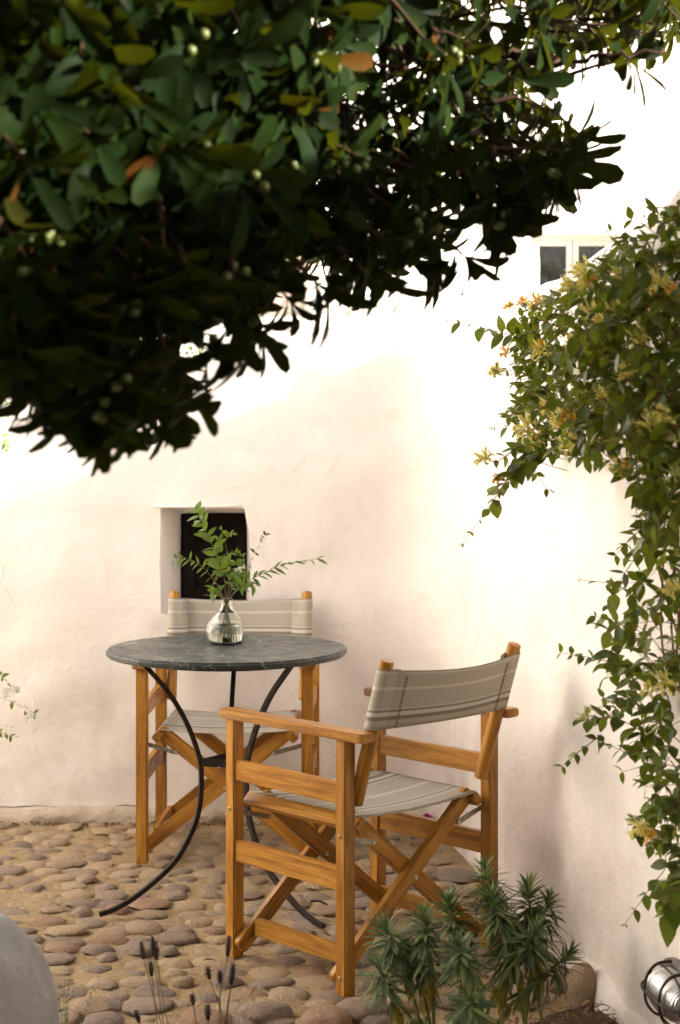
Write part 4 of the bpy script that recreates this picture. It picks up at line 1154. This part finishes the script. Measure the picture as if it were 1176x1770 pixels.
# ------------------------------------------------------------------ spurge shrub
spg = empty('spurge_shrub', (.35, 3.55, .03)); tag(spg, 'bushy blue-green spurge with whorls of narrow leaves in the near right bed', 'shrub')
spl = leaf_set(9, .060, .0082, 'narrow', M['leaf_spurge'], curl=.2, fold=.25, seg=4)
spy = leaf_set(3, .060, .011, 'narrow', M['leaf_old'], curl=.3, fold=.25, seg=4)
heads = [(838, 1502, 3.62), (852, 1552, 3.55), (733, 1582, 3.48), (668, 1605, 3.50), (793, 1632, 3.40), (913, 1540, 3.62), (948, 1552, 3.66), (983, 1650, 3.55), (655, 1668, 3.46), (815, 1728, 3.36),
         (775, 1560, 3.62), (880, 1600, 3.66), (705, 1640, 3.52), (925, 1610, 3.5)]
lv = []; lo = []; st = Acc()
for k, (px, py, Y) in enumerate(heads):
    h = W(px, py, Y); b = Vector((.33+rnd.uniform(-.09, .09)+(h.x-.33)*.35, 3.52+rnd.uniform(-.06, .08), .03))
    if k == 8: b = Vector((.14, 3.5, .03))
    mid = b.lerp(h, .5)+Vector(((h.x-b.x)*-.12, 0, .0)); P = catmull([b, mid, h], 10); n = len(P)
    st.tube(P, [.0042-.0015*i/(n-1) for i in range(n)], 6)
    ax = (P[-1]-P[-3]).normalized(); ax = (ax+Vector((0, 0, .5))).normalized(); bb = ax.orthogonal().normalized(); cc = ax.cross(bb)
    nl = rnd.randint(52, 84) if k not in (9, 8) else 34
    hs_ = rnd.uniform(.82, 1.15)
    for q in range(nl):
        t = q/nl; a = q*2.399; sp = math.radians(14+100*t**.8+rnd.uniform(-16, 16))
        d = ax*math.cos(sp)+(bb*math.cos(a)+cc*math.sin(a))*math.sin(sp); d.normalize()
        base = h-ax*.060*t; lv.append((rnd.choice(spl), xf(base, d, ax, rnd.uniform(.7, 1.15)*(.72+.4*min(1, t*2))*hs_)))
    # leaves down the stem, the lowest yellowed
    L = (h-b).length
    for q in range(int(L/.0055)):
        t = .45+.52*(1-q/(L/.0055)); i = min(n-2, int(t*(n-1))); p = P[i]; a = q*2.4
        d = (ax*-.1+(bb*math.cos(a)+cc*math.sin(a))+Vector((0, 0, rnd.uniform(-.9, .25)))+rdir()*.25).normalized()
        if t < .62: lo.append((rnd.choice(spy), xf(p, (d+Vector((0, 0, -.9))).normalized(), ax, rnd.uniform(.5, .9)))) if rnd.random() < .75 else None
        else: lv.append((rnd.choice(spl), xf(p, d, ax, rnd.uniform(.8, 1.25))))
put_leaves(spg, lv, M['leaf_spurge'])
for tp, mw in lo: link('yellowed_leaf', tp[0], spg, mw=Matrix.Translation(-spg.location) @ mw)
wpart('stems', st.mesh('stems', M['stem_green']), spg)

# small herbs in the bed
def herb(name, p, n, h, label, cat, mat='leaf_spurge', spread=.5, tpl=None):
    root = empty(name, p); tag(root, label, cat); lv = []; st = Acc()
    T = tpl or leaf_set(3, .016, .0045, 'narrow', M[mat], seg=3)
    for k in range(n):
        d = Vector((rnd.gauss(0, spread), rnd.gauss(0, spread), 1)).normalized(); q = Vector(p)+d*h*rnd.uniform(.6, 1.1)
        b = Vector(p)+Vector((rnd.gauss(0, .012), rnd.gauss(0, .012), 0)); sprig([b, (b+q)/2+rdir()*.006, q], 11, 1, .3, .0012, st, lv, T, None, 0, .15)
    put_leaves(root, lv, M[mat]); wpart('stem', st.mesh('stem', M['stem_green']), root)
herb('rosemary', Vector(W(100, 1850, 3.15)), 7, .19, 'small dark rosemary sprig beside the white boulder', 'herb', 'leaf_dark', .22)
p = G(715, 1785, .03); herb('thyme', Vector((p.x, p.y, .03)), 14, .055, 'low grey-green thyme tuft at the left foot of the spurge', 'herb', 'leaf_spurge', .7)
p = G(385, 1880, .03); herb('sedum', Vector((p.x, p.y, .03)), 8, .10, 'little green herb among the dry lavender stalks', 'herb', 'leaf_spurge', .3)

def lavender(base, hs, label):
    root = empty('lavender', base); tag(root, label, 'lavender')
    for (px, py, Y, ln) in hs:
        h = W(px, py, Y); b = Vector(base)+Vector((rnd.uniform(-.03, .03), rnd.uniform(-.02, .02), 0)); mid = b.lerp(h, .55)+Vector((rnd.uniform(-.012, .012), 0, 0))
        acc = Acc(); P = catmull([b, mid, h], 8); acc.tube(P, .0011, 5); wpart('stem', acc.mesh('stem', M['drystem']), root)
        acc = Acc(); ax = ((P[-1]-P[-2]).normalized()+Vector((0, 0, 1))).normalized(); bb = ax.orthogonal().normalized(); cc = ax.cross(bb)
        nn = int(ln/.0018)
        acc.tube([h-ax*ln*.1, h+ax*ln*.5, h+ax*ln], [.0035, .0045, .002], 7)
        for q in range(nn*3):
            t = q/(nn*3); a = q*2.4; rr = .0052*math.sin(math.pi*(t*.85+.1)); d = (ax*.8+(bb*math.cos(a)+cc*math.sin(a))*.9).normalized()
            V, F = leaf_geo(.0075, .0042, 'ovate', .3, .1, 2); acc.add(V, F, xf(h+ax*ln*t+(bb*math.cos(a)+cc*math.sin(a))*rr*.5, d, ax))
        wpart('flower_head', acc.mesh('flower_head', M['dryspike']), root)
b1 = W(300, 1900, 3.25); b1.z = .04
lavender(b1, [(248, 1655, 3.3, .030), (266, 1650, 3.2, .034), (271, 1656, 3.25, .032), (262, 1685, 3.25, .024), (240, 1765, 3.2, .02)], 'left clump of dry lavender stalks with grey seed heads')
b2 = W(385, 1900, 3.35); b2.z = .04
lavender(b2, [(394, 1650, 3.3, .036), (362, 1690, 3.3, .022), (381, 1697, 3.3, .022), (402, 1690, 3.3, .026), (400, 1700, 3.3, .02), (334, 1735, 3.3, .018), (360, 1760, 3.25, .028)], 'right clump of dry lavender stalks in front of the near chair leg')

# whitewashed boulder in the lower left corner
bm = bmesh.new(); bmesh.ops.create_icosphere(bm, subdivisions=5, radius=1)
for v in bm.verts:
    p = v.co.copy(); k = 1+.10*fbm((p.x*1.2, p.y*1.2, p.z*1.2), 4)
    e = (abs(p.x)**3+abs(p.y)**3+abs(p.z)**3)**(-1/3.0)
    v.co = Vector((p.x*.24*k*e, p.y*.22*k*e, p.z*.29*k*e))
wb = bm_obj('whitewashed_boulder', bm, M['whitewash']); 
q = W(95, 1700, 2.75); wb.location = (q.x-.257, 2.75+.1, .222)
tag(wb, 'rounded whitewashed boulder in the lower left corner beside the rosemary', 'boulder')

# ------------------------------------------------------------------ bulkhead lamp on the side wall
ly = 3.38; LP = Vector((wall_x(ly), ly, 0)); LP.z = W(0, 1722, ly).z
# place the lamp where its left end meets x=1110
lamp = empty('bulkhead_lamp'); nrm = Vector((u2.y, -u2.x, 0)).normalized()
if nrm.x > 0: nrm = -nrm
tang = Vector((u2.x, u2.y, 0))
rot = Matrix((tang, Vector((0, 0, 1)).cross(tang)*0+nrm*-1, Vector((0, 0, 1)))).transposed()
lx = Matrix((tang, -nrm, Vector((0, 0, 1)))).transposed().to_4x4()
ly = 3.24
lamp.matrix_world = Matrix.Translation(Vector((wall_x(ly), ly, CAMH-(1718-HY)*ly/FPX))+nrm*.022) @ lx @ Matrix.Scale(.92, 4)
tag(lamp, 'oval caged bulkhead lamp with ribbed glass low on the side wall', 'lamp')
def oval(a, b, y, k=40, e=2.3):
    out = []
    for j in range(k):
        t = 2*math.pi*j/k; c, s = math.cos(t), math.sin(t)
        out.append((a*abs(c)**(2/e)*(1 if c > 0 else -1), y, b*abs(s)**(2/e)*(1 if s > 0 else -1)))
    return out
def oval_loft(name, rings, mat, k=40, capf=True, capb=True):
    V = []; F = []
    for (a, b, y) in rings: V += oval(a, b, y, k)
    for i in range(len(rings)-1):
        for j in range(k): F.append((i*k+j, (i+1)*k+j, (i+1)*k+(j+1) % k, i*k+(j+1) % k))
    if capb: F.append(tuple(range(k)))
    if capf: F.append(tuple((len(rings)-1)*k+j for j in range(k))[::-1])
    me = mesh_from(name, V, F, mat); me.set_sharp_from_angle(angle=math.radians(45)); return link(name, me, lamp)
oval_loft('base', [(.110, .062, .03), (.110, .062, -.012), (.104, .056, -.018)], M['castmetal'])
oval_loft('rim', [(.118, .070, -.012), (.118, .070, -.022), (.100, .054, -.024), (.100, .054, -.0185)], M['castmetal'], capf=False, capb=False)
gl = oval_loft('glass_cover', [(.097, .051, -.019), (.096, .050, -.036), (.090, .045, -.056), (.076, .034, -.070), (.050, .020, -.077)], M['lampglass'])
acc = Acc()
for yy, a, b in ((-.050, .100, .054),):
    o_ = oval(a+.004, b+.004, yy, 40); o_.append(o_[0]); acc.tube(o_, .0026, 6, False)
for x in (-.045, .045):
    s = math.sqrt(1-(x/.12)**2); pts = [(x, -.02+.0, .064*s), (x, -.055, .060*s), (x, -.078, .035*s), (x, -.084, 0), (x, -.078, -.035*s), (x, -.055, -.060*s), (x, -.02, -.064*s)]
    acc.tube(catmull(pts, 4), .0034, 6)
pts = [(-.118, -.02, 0), (-.108, -.058, 0), (-.07, -.082, 0), (0, -.089, 0), (.07, -.082, 0), (.108, -.058, 0), (.118, -.02, 0)]
acc.tube(catmull(pts, 4), .0034, 6)
link('cage', acc.mesh('cage', M['iron']), lamp)
bm = bmesh.new(); bmesh.ops.create_uvsphere(bm, u_segments=20, v_segments=12, radius=.022); bmesh.ops.scale(bm, vec=(1.6, 1, 1), verts=bm.verts)
bm_obj('bulb', bm, M['paint'], lamp, Matrix.Translation((.0, -.036, 0)))

# ------------------------------------------------------------------ litter on the ground
fp = G(738, 1419, .035)
bl = empty('bougainvillea_bract', (fp.x, fp.y-.0, .022)); tag(bl, 'fallen magenta flower on the cobbles by the wall corner', 'flower')
for k in range(4):
    V, F = leaf_geo(.032, .028, 'round', .3, -.5, 5)
    link('petal', mesh_from('petal', V, F, M['magenta']), bl, mw=xf((0, 0, .003), (math.cos(k*1.57), math.sin(k*1.57)*.6, .7)))
fp = G(752, 1424); dl = Acc(); 
for k in range(3):
    V, F = leaf_geo(.03, .018, 'ovate', .5, .5, 5); dl.add(V, F, xf((fp.x, fp.y, .012), (math.cos(k*2), math.sin(k*2), .8)))
tag(link('dried_leaf', dl.mesh('dried_leaf', M['dryleaf'])), 'curled brown leaf beside the fallen magenta flower', 'leaf')
tw = Acc(); a = G(537, 1575); b = G(566, 1580); tw.tube(catmull([(a.x, a.y, .028), ((a.x+b.x)/2, (a.y+b.y)/2+.004, .032), (b.x, b.y, .027)], 4), [.004-.0002*i for i in range(9)], 6)
tag(link('twig', tw.mesh('twig', M['iron'])), 'short dark twig lying on the cobbles beside the table foot', 'twig')
DL = [(352, 1682, 'brown curled leaf on the cobbles left of the near chair front leg'), (372, 1698, 'thin brown leaf lying beside the right lavender clump'), (700, 1668, 'orange-brown leaf under the near chair'), (445, 1730, 'dry leaf near the right lavender heads')]
for (px, py, lab) in DL:
    p = G(px, py); V, F = leaf_geo(.045, .012, 'ovate', .5, .3, 5); ang = rnd.uniform(0, 6)
    o = link('dry_leaf', mesh_from('dry_leaf', V, F, M['dryleaf']), mw=xf((p.x, p.y, .030), (math.cos(ang), math.sin(ang), .1))); tag(o, lab, 'leaf')
acc = Acc()
for k in range(380):
    x = rnd.uniform(.25, .66); y = rnd.uniform(3.35, 3.72); 
    if x > wall_x(y)-.03: continue
    l = rnd.uniform(.008, .035); a = rnd.uniform(0, 6.28); p = Vector((x, y, .045+rnd.uniform(0, .015))); d = Vector((math.cos(a), math.sin(a), rnd.uniform(-.2, .3)))
    if rnd.random() < .5: acc.tube([p, p+d*l], .0012, 4)
    else: V, F = leaf_geo(l, l*.35, 'ovate', .4, .4, 3); acc.add(V, F, xf(p, d))
tag(link('leaf_litter', acc.mesh('leaf_litter', M['dryleaf'])), kind='stuff')
